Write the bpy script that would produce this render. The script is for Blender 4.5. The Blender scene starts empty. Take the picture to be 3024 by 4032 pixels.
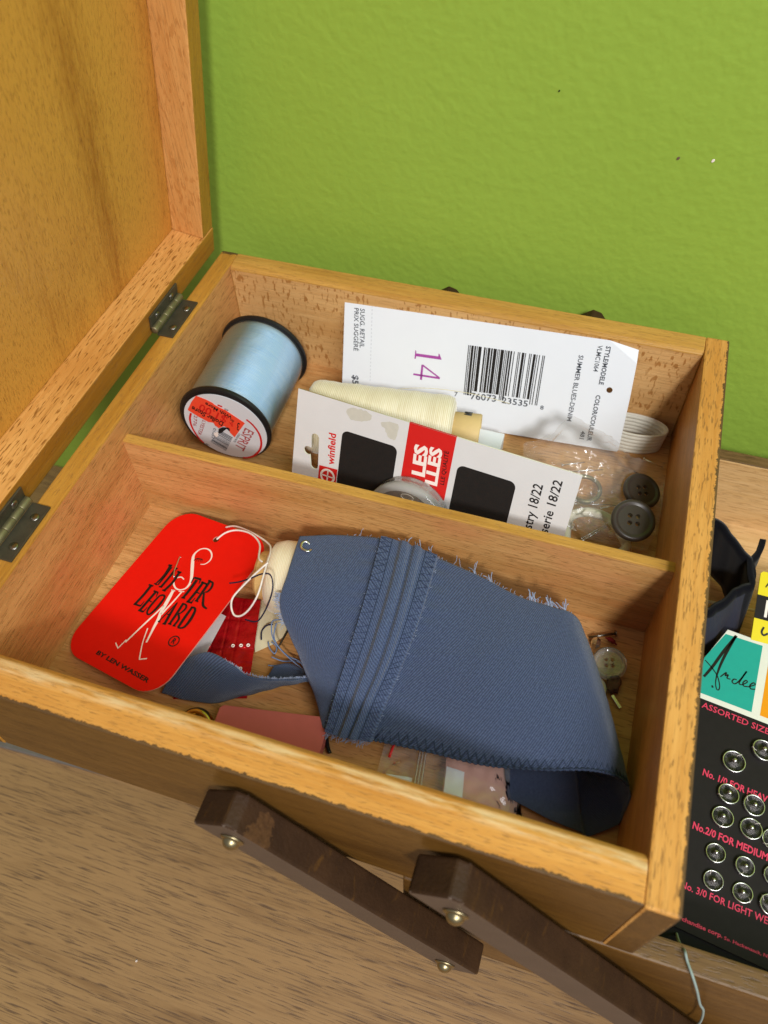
import bpy, bmesh, math, random
from mathutils import Vector, Matrix, noise as mnoise
random.seed(7)
sc = bpy.context.scene
col = sc.collection

# ------------------------------------------------------------------ camera
cd = bpy.data.cameras.new('camera')
cam = bpy.data.objects.new('camera', cd); col.objects.link(cam); sc.camera = cam
CX, CY, CZ = (Vector((0.9525983, 0.3034608, -0.0216339)), Vector((-0.2290208, 0.7620964, 0.6056059)), Vector((0.2002648, -0.5719446, 0.7954706)))
CL = Vector((0.16755, -0.05474, 0.20939))
cam.matrix_world = Matrix(((CX.x, CY.x, CZ.x, CL.x), (CX.y, CY.y, CZ.y, CL.y), (CX.z, CY.z, CZ.z, CL.z), (0, 0, 0, 1)))
cd.sensor_fit = 'VERTICAL'; cd.sensor_height = 36.0; cd.lens = 27.69
cd.clip_start = 0.005; cd.clip_end = 50
cd.dof.use_dof = True; cd.dof.focus_distance = 0.295; cd.dof.aperture_fstop = 14.0

# ------------------------------------------------------------------ world and lamps (indoor room light)
w = bpy.data.worlds.new('World'); sc.world = w; w.use_nodes = True
w.node_tree.nodes['Background'].inputs[0].default_value = (0.92, 0.96, 1.0, 1)
w.node_tree.nodes['Background'].inputs[1].default_value = 0.25
def area(name, loc, target, size, power, colour):
    l = bpy.data.lights.new(name, 'AREA'); l.shape = 'DISK'; l.size = size; l.energy = power; l.color = colour
    o = bpy.data.objects.new(name, l); col.objects.link(o); o.location = loc
    o.rotation_euler = (Vector(target) - Vector(loc)).to_track_quat('-Z', 'Y').to_euler()
    return o
area('ceiling_lamp', (0.56, -1.02, 1.12), (0.10, 0.10, 0), 0.19, 17.0, (1.0, 0.99, 0.975))
area('ceiling_panel', (0.72, -0.30, 0.82), (0.16, 0.12, 0), 0.60, 7.2, (0.93, 0.97, 1.0))
sc.view_settings.view_transform = 'Standard'; sc.view_settings.look = 'None'
sc.view_settings.exposure = -0.10; sc.view_settings.gamma = 1.0

# ------------------------------------------------------------------ materials
def S(r, g, b):
    f = lambda c: (c / 255 / 12.92) if c / 255 <= 0.04045 else ((c / 255 + 0.055) / 1.055) ** 2.4
    return (f(r), f(g), f(b), 1)
class NT:
    def __init__(s, name):
        s.m = bpy.data.materials.new(name); s.m.use_nodes = True
        s.t = s.m.node_tree; s.b = s.t.nodes['Principled BSDF']; s.out = s.t.nodes['Material Output']
    def n(s, typ, **kw):
        x = s.t.nodes.new(typ)
        for k, v in kw.items():
            if k.startswith('i_'): x.inputs[int(k[2:])].default_value = v
            else: setattr(x, k, v)
        return x
    def l(s, a, b): s.t.links.new(a, b)
    def coord(s, which='Object'): return s.n('ShaderNodeTexCoord').outputs[which]
    def scale(s, vec, v):
        m = s.n('ShaderNodeVectorMath', operation='MULTIPLY'); s.l(vec, m.inputs[0]); m.inputs[1].default_value = v; return m.outputs[0]
    def add(s, vec, v):
        m = s.n('ShaderNodeVectorMath', operation='ADD'); s.l(vec, m.inputs[0]); m.inputs[1].default_value = v; return m.outputs[0]
    def noise(s, vec, scale=1.0, detail=3.0, rough=0.55, dist=0.0):
        x = s.n('ShaderNodeTexNoise'); s.l(vec, x.inputs['Vector']); x.inputs['Scale'].default_value = scale
        x.inputs['Detail'].default_value = detail; x.inputs['Roughness'].default_value = rough; x.inputs['Distortion'].default_value = dist
        return x.outputs['Fac']
    def ramp(s, fac, a, b, lo=0.0, hi=1.0):
        x = s.n('ShaderNodeMapRange', interpolation_type='SMOOTHSTEP'); s.l(fac, x.inputs[0])
        for i, v in zip((1, 2, 3, 4), (a, b, lo, hi)): x.inputs[i].default_value = v
        return x.outputs[0]
    def math(s, op, a, b=None):
        x = s.n('ShaderNodeMath', operation=op)
        for i, v in enumerate((a, b)):
            if v is None: continue
            if isinstance(v, (int, float)): x.inputs[i].default_value = v
            else: s.l(v, x.inputs[i])
        return x.outputs[0]
    def mix(s, fac, a, b, mode='MIX'):
        x = s.n('ShaderNodeMix', data_type='RGBA', blend_type=mode)
        for sock, v in ((x.inputs[0], fac), (x.inputs[6], a), (x.inputs[7], b)):
            if isinstance(v, (int, float)): sock.default_value = v
            elif isinstance(v, tuple): sock.default_value = v
            else: s.l(v, sock)
        return x.outputs[2]
    def bump(s, h, strength, dist):
        x = s.n('ShaderNodeBump'); x.inputs['Strength'].default_value = strength; x.inputs['Distance'].default_value = dist
        s.l(h, x.inputs['Height']); s.l(x.outputs[0], s.b.inputs['Normal']); return x
    def base(s, c):
        if isinstance(c, tuple): s.b.inputs['Base Color'].default_value = c
        else: s.l(c, s.b.inputs['Base Color'])
    def rough(s, r): s.b.inputs['Roughness'].default_value = r
    def spec(s, r): s.b.inputs['Specular IOR Level'].default_value = r

def plain(name, c, rough=0.5, metal=0.0, var=0.10, vs=300.0, bump=0.0, bs=1500.0, spec=0.4, bd=0.0002, sheen=0.0):
    t = NT(name); v = t.coord()
    f = t.noise(v, vs, 4.0)
    dark = tuple(x * (1 - 2 * var) for x in c[:3]) + (1,); light = tuple(min(1, x * (1 + var)) for x in c[:3]) + (1,)
    t.base(t.mix(f, dark, light)); t.rough(rough); t.b.inputs['Metallic'].default_value = metal; t.spec(spec)
    if bump: t.bump(t.noise(v, bs, 3.0), bump, bd)
    if sheen: t.b.inputs['Sheen Weight'].default_value = sheen
    return t.m

def wood(name, axis, light, dark, fleck=(0.30, 0.14, 0.04, 1), fl=0.6, seed=0.0, rough=0.42, streak=1.0, edge=None, fsize=1.0, spots=0.0, spotc=(0.30, 0.12, 0.03, 1), spec=0.35, blush=0.0, fstretch=1.0, pores=0.38, wear=None, bigs=(7.0, 55.0)):
    t = NT(name); v = t.add(t.coord(), (seed, seed * 1.7, seed * 0.6))
    def st(al, ac):
        q = [ac, ac, ac]; q[axis] = al; return t.scale(v, tuple(q))
    big = t.noise(st(*bigs), 1.0, 3.0, 0.55, 0.6)
    fine = t.noise(st(28, 620), 1.0, 4.0, 0.65, 0.2)
    f = t.math('ADD', t.math('MULTIPLY', big, 0.65 * streak), t.math('MULTIPLY', fine, 0.45))
    c = t.mix(t.ramp(f, 0.33, 0.74), dark, light)
    if blush: c = t.mix(t.ramp(t.noise(v, 26.0, 2.0), 0.52, 0.75, 0, blush), c, S(205, 118, 78))
    fk = t.ramp(t.noise(st(230 / fsize / fstretch, 1700 / fsize), 1.0, 1.2, 0.5), 0.56, 0.70)
    c = t.mix(t.math('MULTIPLY', fk, fl), c, fleck)
    if spots:
        q = [720.0, 720.0, 720.0]; q[2] = 250.0
        sp = t.ramp(t.noise(t.scale(v, tuple(q)), 1.0, 1.5, 0.5), 0.55, 0.64)
        pz = t.ramp(t.noise(t.scale(v, (60, 60, 60)), 1.0, 2.0), 0.34, 0.54)
        c = t.mix(t.math('MULTIPLY', t.math('MULTIPLY', sp, pz), spots), c, spotc)
    if pores:
        pl = t.ramp(t.noise(st(75 / fstretch, 2300 / max(1.0, fsize)), 1.0, 2.0, 0.5), 0.55, 0.68)
        c = t.mix(t.math('MULTIPLY', pl, pores), c, fleck)
    if wear:
        for (ax, pos, hw, wc) in wear:
            sx = t.n('ShaderNodeSeparateXYZ'); t.l(t.coord(), sx.inputs[0])
            d = t.math('ABSOLUTE', t.math('SUBTRACT', sx.outputs[ax], pos))
            m = t.math('MULTIPLY', t.ramp(d, hw * 1.4, hw * 0.2), t.ramp(t.noise(st(60, 500), 1.0, 4.0, 0.6), 0.35, 0.65))
            c = t.mix(t.math('MULTIPLY', m, 0.8), c, wc)
    if edge:
        for (ax, pos, sign, wd) in edge:
            sx = t.n('ShaderNodeSeparateXYZ'); t.l(t.coord(), sx.inputs[0])
            d = t.math('MULTIPLY', t.math('SUBTRACT', pos, sx.outputs[ax]), sign)
            nn = t.noise(t.scale(t.coord(), (300, 300, 300)), 1.0, 8.0, 0.8)
            wdt = t.math('MULTIPLY', t.ramp(nn, 0.36, 0.72, 0.30), wd)
            m = t.math('LESS_THAN', d, wdt)
            c = t.mix(t.math('MULTIPLY', m, 0.85), c, (0.045, 0.032, 0.02, 1))
    t.base(c); t.rough(rough); t.spec(spec)
    t.bump(t.math('SUBTRACT', t.math('MULTIPLY', fine, 0.6), fk), 0.35, 0.00025)
    return t.m

BEECH_L, BEECH_D = S(220, 170, 108), S(188, 132, 72)
M = {}
M['in_x'] = wood('beech_grain_x', 0, BEECH_L, BEECH_D, fl=0.55, blush=0.40, pores=0.5)
M['in_y'] = wood('beech_grain_y', 1, S(214, 158, 96), S(182, 122, 66), fl=0.66, seed=1.3, blush=0.45, pores=0.5)
M['in_right'] = wood('beech_right_inner', 1, S(204, 146, 80), S(172, 110, 50), fl=0.5, seed=4.3, pores=0.5)
M['floor'] = wood('tray_floor', 0, S(212, 162, 104), S(176, 120, 66), fl=0.65, seed=2.1, blush=0.2, pores=0.5)
M['back_spots'] = wood('beech_ray_fleck', 0, S(226, 180, 120), S(202, 150, 90), fl=0.15, seed=3.3, spots=0.8, spotc=S(162, 104, 44))
M['rim_x'] = wood('rim_grain_x', 0, S(224, 162, 84), S(194, 128, 54), fl=0.5, seed=5.0, edge=[(1, 0.0003, -1.0, 0.0015)], fsize=0.85, spec=0.2, rough=0.5, wear=[(1, 0.0096, 0.0022, S(238, 206, 158))])
M['rim_xb'] = wood('rim_back', 0, S(204, 154, 76), S(172, 120, 50), fl=0.35, seed=5.7, fsize=0.8)
M['rim_y'] = wood('rim_grain_y', 1, S(228, 170, 94), S(202, 138, 64), fl=0.75, seed=6.1, edge=[(0, 0.2200, 1.0, 0.0019)], fsize=0.95, spec=0.2, rough=0.5)
M['rim_yl'] = wood('rim_left', 1, S(200, 144, 60), S(168, 112, 38), fl=0.45, seed=6.9, edge=[(1, 0.2163, 1.0, 0.0040)], fsize=0.85)
M['varnish_shade_x'] = wood('varnished_shaded_front', 0, S(122, 84, 34), S(86, 55, 18), fleck=S(60, 36, 12), fl=0.35, seed=7.7, rough=0.34)  # brown varnish, its colour darkened further to paint in shade on outer faces
M['varnish_shade_y'] = wood('varnished_shaded_side', 1, S(122, 84, 34), S(88, 57, 20), fleck=S(60, 36, 12), fl=0.35, seed=8.7, rough=0.34)  # same varnish with shade mixed into its colour, grain along the sides
M['lid_panel'] = wood('lid_panel', 2, S(214, 154, 66), S(164, 100, 34), fl=0.28, seed=9.1, rough=0.36, streak=1.55, fleck=S(112, 64, 18), fsize=0.9, pores=0.3, bigs=(3.0, 30.0))
M['lid_in_y'] = wood('lid_rail_y', 1, S(226, 170, 100), S(196, 134, 66), fl=0.9, seed=10.2, fsize=1.05, fleck=S(138, 86, 32))
M['lid_in_z'] = wood('lid_rail_z', 2, S(226, 170, 102), S(200, 138, 74), fl=0.3, seed=11.4, spots=0.45, spotc=S(172, 108, 48))
M['lid_rim'] = wood('lid_rim', 1, S(186, 130, 46), S(150, 96, 26), fl=0.45, seed=12.0)
M['lid_rim_z'] = wood('lid_rim_z', 2, S(186, 134, 48), S(154, 102, 28), fl=0.4, seed=12.6)
M['low_in'] = wood('lower_inner', 0, S(226, 188, 134), S(204, 162, 104), fl=0.3, seed=13.0, fsize=1.3)
M['low_rim'] = wood('lower_rim', 0, S(128, 96, 60), S(92, 64, 36), fl=0.5, seed=14.0, fleck=S(60, 38, 18))
M['table'] = wood('table_wood', 0, S(168, 130, 86), S(122, 88, 54), fleck=S(78, 58, 48), fl=0.7, seed=15.5, fsize=0.95, rough=0.5, streak=1.3, fstretch=3.2, pores=0.5)

def dark_arm():
    t = NT('dark_arm_wood'); v = t.coord(); c = t.mix(t.noise(v, 90, 4), S(38, 24, 14), S(74, 50, 30))
    y = t.ramp(t.noise(t.scale(v, (330, 90, 330)), 1.0, 4.0, 0.65, 0.8), 0.56, 0.78, 0, 0.6)
    cc = t.mix(y, c, S(104, 70, 26))
    dv = t.n('ShaderNodeVectorMath', operation='DISTANCE'); t.l(t.scale(v, (0.8, 0.6, 1.0)), dv.inputs[0]); dv.inputs[1].default_value = (0.110 * 0.8, -0.0108 * 0.6, -0.0180)
    mk = t.math('LESS_THAN', t.math('ADD', dv.outputs['Value'], t.math('MULTIPLY', t.noise(v, 400, 4), 0.006)), 0.0078)
    t.base(t.mix(mk, cc, t.mix(t.noise(t.scale(v, (300, 900, 900)), 1.0, 3), S(52, 34, 20), S(104, 72, 42)))); t.rough(0.55); t.spec(0.2); t.bump(t.noise(v, 900, 3), 0.5, 0.0004); return t.m
M['arm'] = dark_arm()
M['arm_face'] = plain('arm_front_face', S(96, 78, 66), 0.5, var=0.10, vs=120, bump=0.1)

def wallmat():
    t = NT('green_wall_paint'); v = t.coord()
    t.base(t.mix(t.noise(v, 9, 5), S(144, 174, 62), S(156, 186, 72))); t.rough(0.55); t.spec(0.3)
    h = t.math('ADD', t.noise(v, 300, 1.5, 0.45, 0.0), t.math('MULTIPLY', t.noise(v, 120, 2.0, 0.5, 0.0), 0.9))
    t.bump(h, 0.30, 0.0009); return t.m
M['wall'] = wallmat()
M['bronze'] = plain('aged_bronze', S(150, 140, 108), 0.5, 0.8, var=0.25, vs=250, bump=0.25, bs=500)
M['bronze_dark'] = plain('aged_bronze_dark', S(104, 100, 86), 0.5, 0.75, var=0.25, vs=250, bump=0.2, bs=500)
M['brass'] = plain('brass', S(176, 160, 122), 0.36, 1.0, var=0.12)
M['gold'] = plain('gold_metal', S(206, 168, 84), 0.2, 1.0, var=0.08)
M['steel'] = plain('bright_steel', S(226, 224, 222), 0.27, 1.0, var=0.05)
M['steel_dish'] = plain('stud_dish', S(96, 92, 90), 0.32, 1.0, var=0.2, vs=900, bump=0.5, bs=900)
M['steel_dull'] = plain('dull_steel', S(150, 146, 138), 0.3, 1.0, var=0.1)
M['strip_metal'] = plain('grey_metal_strip', S(134, 124, 118), 0.4, 0.3)
M['dark'] = plain('dark_gap', S(22, 20, 20), 0.7)
M['paper'] = plain('white_paper', S(232, 236, 242), 0.55, var=0.015, vs=60, bump=0.08, bs=900)
M['board'] = plain('card_board', S(222, 220, 218), 0.6, var=0.03, vs=120, bump=0.15, bs=900)
M['board_edge'] = plain('card_edge', S(236, 230, 214), 0.7, var=0.04)
M['red_card'] = plain('red_card', (0.84, 0.008, 0.003, 1), 0.45, var=0.04, vs=200, bump=0.08, spec=0.2)
M['red_edge'] = plain('red_card_edge', S(226, 150, 132), 0.7)
M['red_print'] = plain('red_print', S(214, 30, 26), 0.5, var=0.03)
M['black_print'] = plain('black_print', S(24, 20, 20), 0.5, var=0.05)
M['grey_print'] = plain('grey_print', S(72, 76, 84), 0.5, var=0.05)
M['faint_print'] = plain('faint_print', S(206, 210, 218), 0.5, var=0.02)
M['white_print'] = plain('white_print', S(250, 236, 226), 0.5, var=0.01)
M['purple_print'] = plain('purple_print', S(168, 70, 160), 0.5, var=0.04)
M['pink_print'] = plain('pink_print', S(226, 62, 96), 0.5, var=0.05)
M['plum_print'] = plain('plum_print', S(176, 74, 74), 0.5, var=0.05)
M['black_foam'] = plain('black_sticky_panel', S(26, 20, 16), 0.75, var=0.25, vs=400, bump=0.2)
M['glue'] = plain('glue_stain', S(208, 204, 190), 0.4, var=0.06, vs=500)
M['black_plastic'] = plain('black_plastic', S(22, 22, 24), 0.35, var=0.1)
M['label'] = plain('spool_label', S(220, 220, 224), 0.35, var=0.02, vs=60)
M['orange_sticker'] = plain('orange_sticker', (0.95, 0.075, 0.03, 1), 0.5, var=0.03)
M['black_card'] = plain('black_card', S(38, 34, 33), 0.6, var=0.12, vs=300, bump=0.05, spec=0.15)
M['teal'] = plain('teal_print', S(34, 168, 152), 0.42, var=0.04)
M['orange'] = plain('orange_print', S(246, 158, 20), 0.42, var=0.04)
M['cream_card'] = plain('cream_white_print', S(238, 236, 224), 0.42, var=0.03)
M['yellow'] = plain('yellow_print', S(236, 214, 22), 0.42, var=0.03)
M['chalk'] = plain('pink_chalk', S(182, 92, 84), 0.85, var=0.07, vs=200, bump=0.2)
M['button'] = plain('brown_button', S(66, 58, 52), 0.35, var=0.06, vs=200)
M['ring_white'] = plain('white_plastic', S(226, 218, 200), 0.3, var=0.04)
M['white_string'] = plain('white_string', S(240, 226, 218), 0.8, var=0.06, vs=1500, bump=0.6, bs=2200, bd=0.0003)
M['navy_thread'] = plain('navy_thread', S(34, 30, 58), 0.8)
M['blue_thread'] = plain('blue_thread', S(118, 136, 168), 0.85, var=0.1, vs=1500)
M['pale_thread'] = plain('pale_fray', S(150, 160, 186), 0.9, var=0.1, vs=1500)
M['stitch'] = plain('stitch_thread', S(50, 62, 88), 0.85, var=0.12, vs=1500)
M['grey_thread'] = plain('grey_thread', S(150, 164, 158), 0.8)
M['wood_spool'] = plain('spool_wood', S(214, 172, 108), 0.5, var=0.08, vs=300)
M['cream_paper'] = plain('cream_paper', S(222, 208, 170), 0.7, var=0.05)
M['tube'] = plain('card_tube', S(220, 190, 132), 0.6, var=0.05)
M['lint'] = plain('lint', S(120, 92, 76), 0.95, var=0.2, vs=900, bump=0.8)
M['velvet'] = plain('navy_velvet', S(17, 17, 24), 0.95, var=0.35, vs=1200, bump=0.5, spec=0.03, sheen=0.15)
M['velvet_back'] = plain('ribbon_back', S(44, 46, 60), 0.8, var=0.15, vs=900)
M['pink_stuff'] = plain('pink_stuffing', S(226, 168, 150), 0.8, var=0.10, vs=120, bump=0.3)
M['fuzz'] = plain('dark_fuzz', S(44, 42, 44), 0.95, var=0.3, vs=1500, bump=0.8)
M['dark_packet'] = plain('dark_packet', S(17, 16, 17), 0.6, spec=0.15)
M['grey_ink'] = plain('grey_ink', S(70, 68, 66), 0.5)

def foil():
    t = NT('red_foil'); v = t.coord(); t.base(t.mix(t.noise(v, 320, 3), (0.30, 0.003, 0.006, 1), (0.72, 0.012, 0.016, 1)))
    t.b.inputs['Metallic'].default_value = 0.6; t.rough(0.28)
    t.bump(t.noise(v, 420, 4, 0.6), 0.6, 0.0007); return t.m
M['foil'] = foil()

def thread_mat(name, c1, c2, axis, freq, rough=0.35, sheen=0.4, strength=0.5):
    t = NT(name); v = t.coord(); sx = t.n('ShaderNodeSeparateXYZ'); t.l(v, sx.inputs[0])
    wob = t.math('MULTIPLY', t.noise(v, 120, 2), 1.4)
    s = t.math('SINE', t.math('ADD', t.math('MULTIPLY', sx.outputs[axis], freq), wob))
    q = [70.0, 70.0, 70.0]; q[axis] = 1900.0
    tn = t.math('ADD', t.math('MULTIPLY', s, 0.18), t.math('ADD', t.math('MULTIPLY', t.noise(v, 90, 3), 0.35), t.math('MULTIPLY', t.noise(t.scale(v, tuple(q)), 1.0, 3, 0.7), 0.7)))
    t.base(t.mix(t.ramp(tn, 0.25, 0.85), c1, c2)); t.rough(rough)
    t.b.inputs['Sheen Weight'].default_value = sheen; t.bump(s, strength, 0.00012); return t.m
M['blue_spool'] = thread_mat('light_blue_thread', S(172, 214, 252), S(222, 240, 255), 2, 9000, 0.40, 0.3, 0.35)
M['cream_thread'] = thread_mat('cream_thread', S(220, 210, 166), S(238, 230, 194), 0, 9000, 0.6)
M['silk_thread'] = thread_mat('ivory_silk', S(226, 206, 166), S(246, 234, 208), 0, 11000, 0.25, 0.4, 0.2)

def twill(name, c1, c2, ang=0.35, freq=11000.0, k=0.0):
    t = NT(name); v = t.coord('UV'); sx = t.n('ShaderNodeSeparateXYZ'); t.l(v, sx.inputs[0])
    d = t.math('ADD', t.math('MULTIPLY', sx.outputs[0], math.cos(ang) * freq), t.math('MULTIPLY', sx.outputs[1], math.sin(ang) * freq))
    s = t.math('SINE', d)
    s2 = t.math('SINE', t.math('MULTIPLY', sx.outputs[1], freq * 1.9))
    h = t.math('ADD', s, t.math('MULTIPLY', s2, 0.35))
    tone = t.math('ADD', t.math('MULTIPLY', h, 0.20), t.math('MULTIPLY', t.noise(v, 1400, 3), 0.9))
    t.base(t.mix(t.ramp(tone, 0.15, 0.8), c1, c2)); t.rough(0.78); t.b.inputs['Sheen Weight'].default_value = 0.25; t.spec(0.25)
    t.bump(t.math('ADD', h, t.math('MULTIPLY', t.noise(v, 3000, 2), 1.5)), 0.55, 0.00022); return t.m
M['fabric'] = twill('blue_twill', S(50, 61, 89), S(80, 94, 126))
M['seam'] = twill('blue_twill_seam', S(54, 66, 95), S(86, 101, 134), ang=-0.9, freq=8000)
M['scrap'] = twill('slate_blue_twill', S(44, 55, 80), S(78, 93, 122), ang=0.2, freq=5200)

def film(name, tint, haze, gl=0.07, bs=110, bstr=0.22):
    t = NT(name); t.t.nodes.remove(t.b)
    tr = t.n('ShaderNodeBsdfTransparent'); tr.inputs[0].default_value = tint
    gl_ = t.n('ShaderNodeBsdfGlossy'); gl_.inputs[0].default_value = (1, 1, 1, 1); gl_.inputs['Roughness'].default_value = gl
    df = t.n('ShaderNodeBsdfDiffuse'); df.inputs[0].default_value = (0.85, 0.85, 0.83, 1)
    fr = t.n('ShaderNodeFresnel'); fr.inputs[0].default_value = 1.45
    v = t.coord(); bp = t.n('ShaderNodeBump'); bp.inputs['Strength'].default_value = bstr; bp.inputs['Distance'].default_value = 0.002
    t.l(t.noise(v, bs, 3, 0.6, 1.5), bp.inputs['Height']); t.l(bp.outputs[0], gl_.inputs['Normal']); t.l(bp.outputs[0], fr.inputs['Normal'])
    m1 = t.n('ShaderNodeMixShader'); m1.inputs[0].default_value = haze; t.l(tr.outputs[0], m1.inputs[1]); t.l(df.outputs[0], m1.inputs[2])
    m2 = t.n('ShaderNodeMixShader'); t.l(fr.outputs[0], m2.inputs[0]); t.l(m1.outputs[0], m2.inputs[1]); t.l(gl_.outputs[0], m2.inputs[2])
    t.l(m2.outputs[0], t.out.inputs[0]); return t.m
M['film'] = film('clear_plastic_film', (0.97, 0.97, 0.96, 1), 0.13)
M['film_spool'] = film('shrink_wrap', (0.99, 0.995, 1.0, 1), 0.05, 0.12, 45, 0.12)
M['clear'] = film('clear_plastic', (0.93, 0.92, 0.9, 1), 0.17, 0.08, 60, 0.1)
M['clear_case'] = film('frosted_clear_plastic', (0.92, 0.92, 0.92, 1), 0.34, 0.10, 60, 0.1)
M['sleeve'] = film('grey_plastic_sleeve', (0.8, 0.8, 0.8, 1), 0.45, 0.15, 60, 0.1)
M['elastic'] = plain('white_elastic', S(226, 222, 208), 0.8, var=0.05, vs=900, bump=0.4)

# ------------------------------------------------------------------ geometry helpers
WM = {}   # world matrices of empties
def thing(name, label, cat, mat=None, group=None):
    o = bpy.data.objects.new(name, None); col.objects.link(o); o.empty_display_size = 0.01
    m = mat if mat is not None else Matrix.Identity(4)
    o.matrix_world = m; WM[o.name] = m.copy()
    o['label'] = label; o['category'] = cat
    if group: o['group'] = group
    return o
def tag(o, label, cat, group=None, kind=None):
    o['label'] = label; o['category'] = cat
    if group: o['group'] = group
    if kind: o['kind'] = kind
    return o
def link(name, me, mats, parent=None, world=False, smooth=False):
    o = bpy.data.objects.new(name, me); col.objects.link(o)
    for m in (mats if isinstance(mats, (list, tuple)) else [mats]):
        if m is not None: me.materials.append(m)
    if smooth:
        for p in me.polygons: p.use_smooth = True
    if parent is not None:
        o.parent = parent
        if world and parent.name in WM: o.matrix_parent_inverse = WM[parent.name].inverted()
    return o
def mesh(name, verts, faces, uv=None):
    me = bpy.data.meshes.new(name); me.from_pydata([tuple(v) for v in verts], [], faces); me.update()
    if uv:
        l = me.uv_layers.new(name='UVMap')
        for lp in me.loops: l.data[lp.index].uv = uv[lp.vertex_index]
    return me
def boxverts(x0, x1, y0, y1, z0, z1):
    return [(x, y, z) for z in (z0, z1) for (x, y) in ((x0, y0), (x1, y0), (x1, y1), (x0, y1))]
BF = [(3, 2, 1, 0), (4, 5, 6, 7), (0, 1, 5, 4), (1, 2, 6, 5), (2, 3, 7, 6), (3, 0, 4, 7)]
def bevelled(name, verts, faces, bev=0.0007, seg=2, pick=None, bmat=-1):
    bm = bmesh.new(); vs = [bm.verts.new(v) for v in verts]
    for f in faces: bm.faces.new([vs[i] for i in f])
    bmesh.ops.recalc_face_normals(bm, faces=bm.faces)
    if pick:
        for f in bm.faces: f.material_index = pick(f.normal, f.calc_center_median())
    if bev: bmesh.ops.bevel(bm, geom=list(bm.edges), offset=bev, segments=seg, affect='EDGES', profile=0.6, material=bmat)
    me = bpy.data.meshes.new(name); bm.to_mesh(me); bm.free(); return me
def board(name, b, mats, parent, bev=0.0007, pick=None, world=True, xf=None, bmat=-1):
    v = boxverts(*b)
    if xf: v = [xf(Vector(p)) for p in v]
    return link(name, bevelled(name, v, BF, bev, 2, pick, bmat), mats, parent, world)
def lathe(profile, seg=48, axis='Z', caps=True):
    """profile: list of (r, h)."""
    v, f = [], []
    for (r, h) in profile:
        for k in range(seg):
            a = 2 * math.pi * k / seg; c, s = r * math.cos(a), r * math.sin(a)
            v.append({'Z': (c, s, h), 'X': (h, c, s), 'Y': (s, h, c)}[axis])
    n = len(profile)
    for i in range(n - 1):
        for k in range(seg):
            k2 = (k + 1) % seg; f.append((i * seg + k, i * seg + k2, (i + 1) * seg + k2, (i + 1) * seg + k))
    if caps:
        f.append(tuple(reversed(range(seg)))); f.append(tuple((n - 1) * seg + k for k in range(seg)))
    return v, f
def cr(p0, p1, p2, p3, t):
    return 0.5 * ((2 * p1) + (p2 - p0) * t + (2 * p0 - 5 * p1 + 4 * p2 - p3) * t * t + (3 * p1 - p0 - 3 * p2 + p3) * t ** 3)
def smooth(pts, k=6, closed=False):
    P = [Vector(p) for p in pts]; n = len(P); out = []
    rng = n if closed else n - 1
    for i in range(rng):
        g = (lambda j: P[j % n]) if closed else (lambda j: P[min(max(j, 0), n - 1)])
        for s in range(k): out.append(cr(g(i - 1), g(i), g(i + 1), g(i + 2), s / k))
    if not closed: out.append(P[-1].copy())
    return out
def tube_data(path, r, seg=6, closed=False, V=None, F=None):
    V = [] if V is None else V; F = [] if F is None else F
    P = [Vector(p) for p in path]; n = len(P); base = len(V); up = Vector((0.3, 0.2, 1)).normalized(); prev = None
    for i in range(n):
        d = (P[(i + 1) % n] - P[i - 1]) if (closed or 0 < i < n - 1) else (P[1] - P[0] if i == 0 else P[-1] - P[-2])
        if d.length < 1e-9: d = Vector((0, 0, 1))
        d.normalize()
        a = (prev - d * prev.dot(d)) if prev else d.cross(up)
        if a.length < 1e-6: a = d.cross(Vector((1, 0, 0)))
        a.normalize(); prev = a; b = d.cross(a)
        rr = r[i] if isinstance(r, (list, tuple)) else r
        for k in range(seg):
            t = 2 * math.pi * k / seg; V.append(tuple(P[i] + (a * math.cos(t) + b * math.sin(t)) * rr))
    m = n if closed else n - 1
    for i in range(m):
        for k in range(seg):
            k2 = (k + 1) % seg; j = (i + 1) % n
            F.append((base + i * seg + k, base + i * seg + k2, base + j * seg + k2, base + j * seg + k))
    if not closed:
        F.append(tuple(base + k for k in reversed(range(seg)))); F.append(tuple(base + (n - 1) * seg + k for k in range(seg)))
    return V, F
def tube(name, path, r, mats, parent=None, seg=6, closed=False, world=False):
    v, f = tube_data(path, r, seg, closed); return link(name, mesh(name, v, f), mats, parent, world, True)
def mm(p): return Vector(p) * 0.001
def v3(p, h): return Vector((p[0] * 0.001, p[1] * 0.001, h))
def fill2d(name, loops, z0, z1, mats, parent, world=False):
    """flat plate with holes from closed 2-D loops in mm, filled by a curve; bottom z0, top z1."""
    cu = bpy.data.curves.new(name, 'CURVE'); cu.dimensions = '2D'; cu.fill_mode = 'BOTH'; cu.extrude = (z1 - z0) / 2
    for lp in loops:
        s = cu.splines.new('POLY'); s.points.add(len(lp) - 1); s.use_cyclic_u = True
        for q, p in zip(s.points, lp): q.co = (p[0] * 0.001, p[1] * 0.001, 0, 1)
    o = bpy.data.objects.new('tmp', cu); me = bpy.data.meshes.new_from_object(o); bpy.data.objects.remove(o); bpy.data.curves.remove(cu)
    me.transform(Matrix.Translation((0, 0, (z0 + z1) / 2))); me.name = name
    me.materials.clear()
    o = link(name, me, mats, parent, world)
    if isinstance(mats, (list, tuple)) and len(mats) > 1:
        for p_ in me.polygons: p_.material_index = 1 if abs(p_.normal.z) < 0.5 else 0
    return o
def arc(cx, cy, r, a0, a1, n=8): return [(cx + r * math.cos(math.radians(a0 + (a1 - a0) * i / n)), cy + r * math.sin(math.radians(a0 + (a1 - a0) * i / n))) for i in range(n + 1)]
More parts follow.
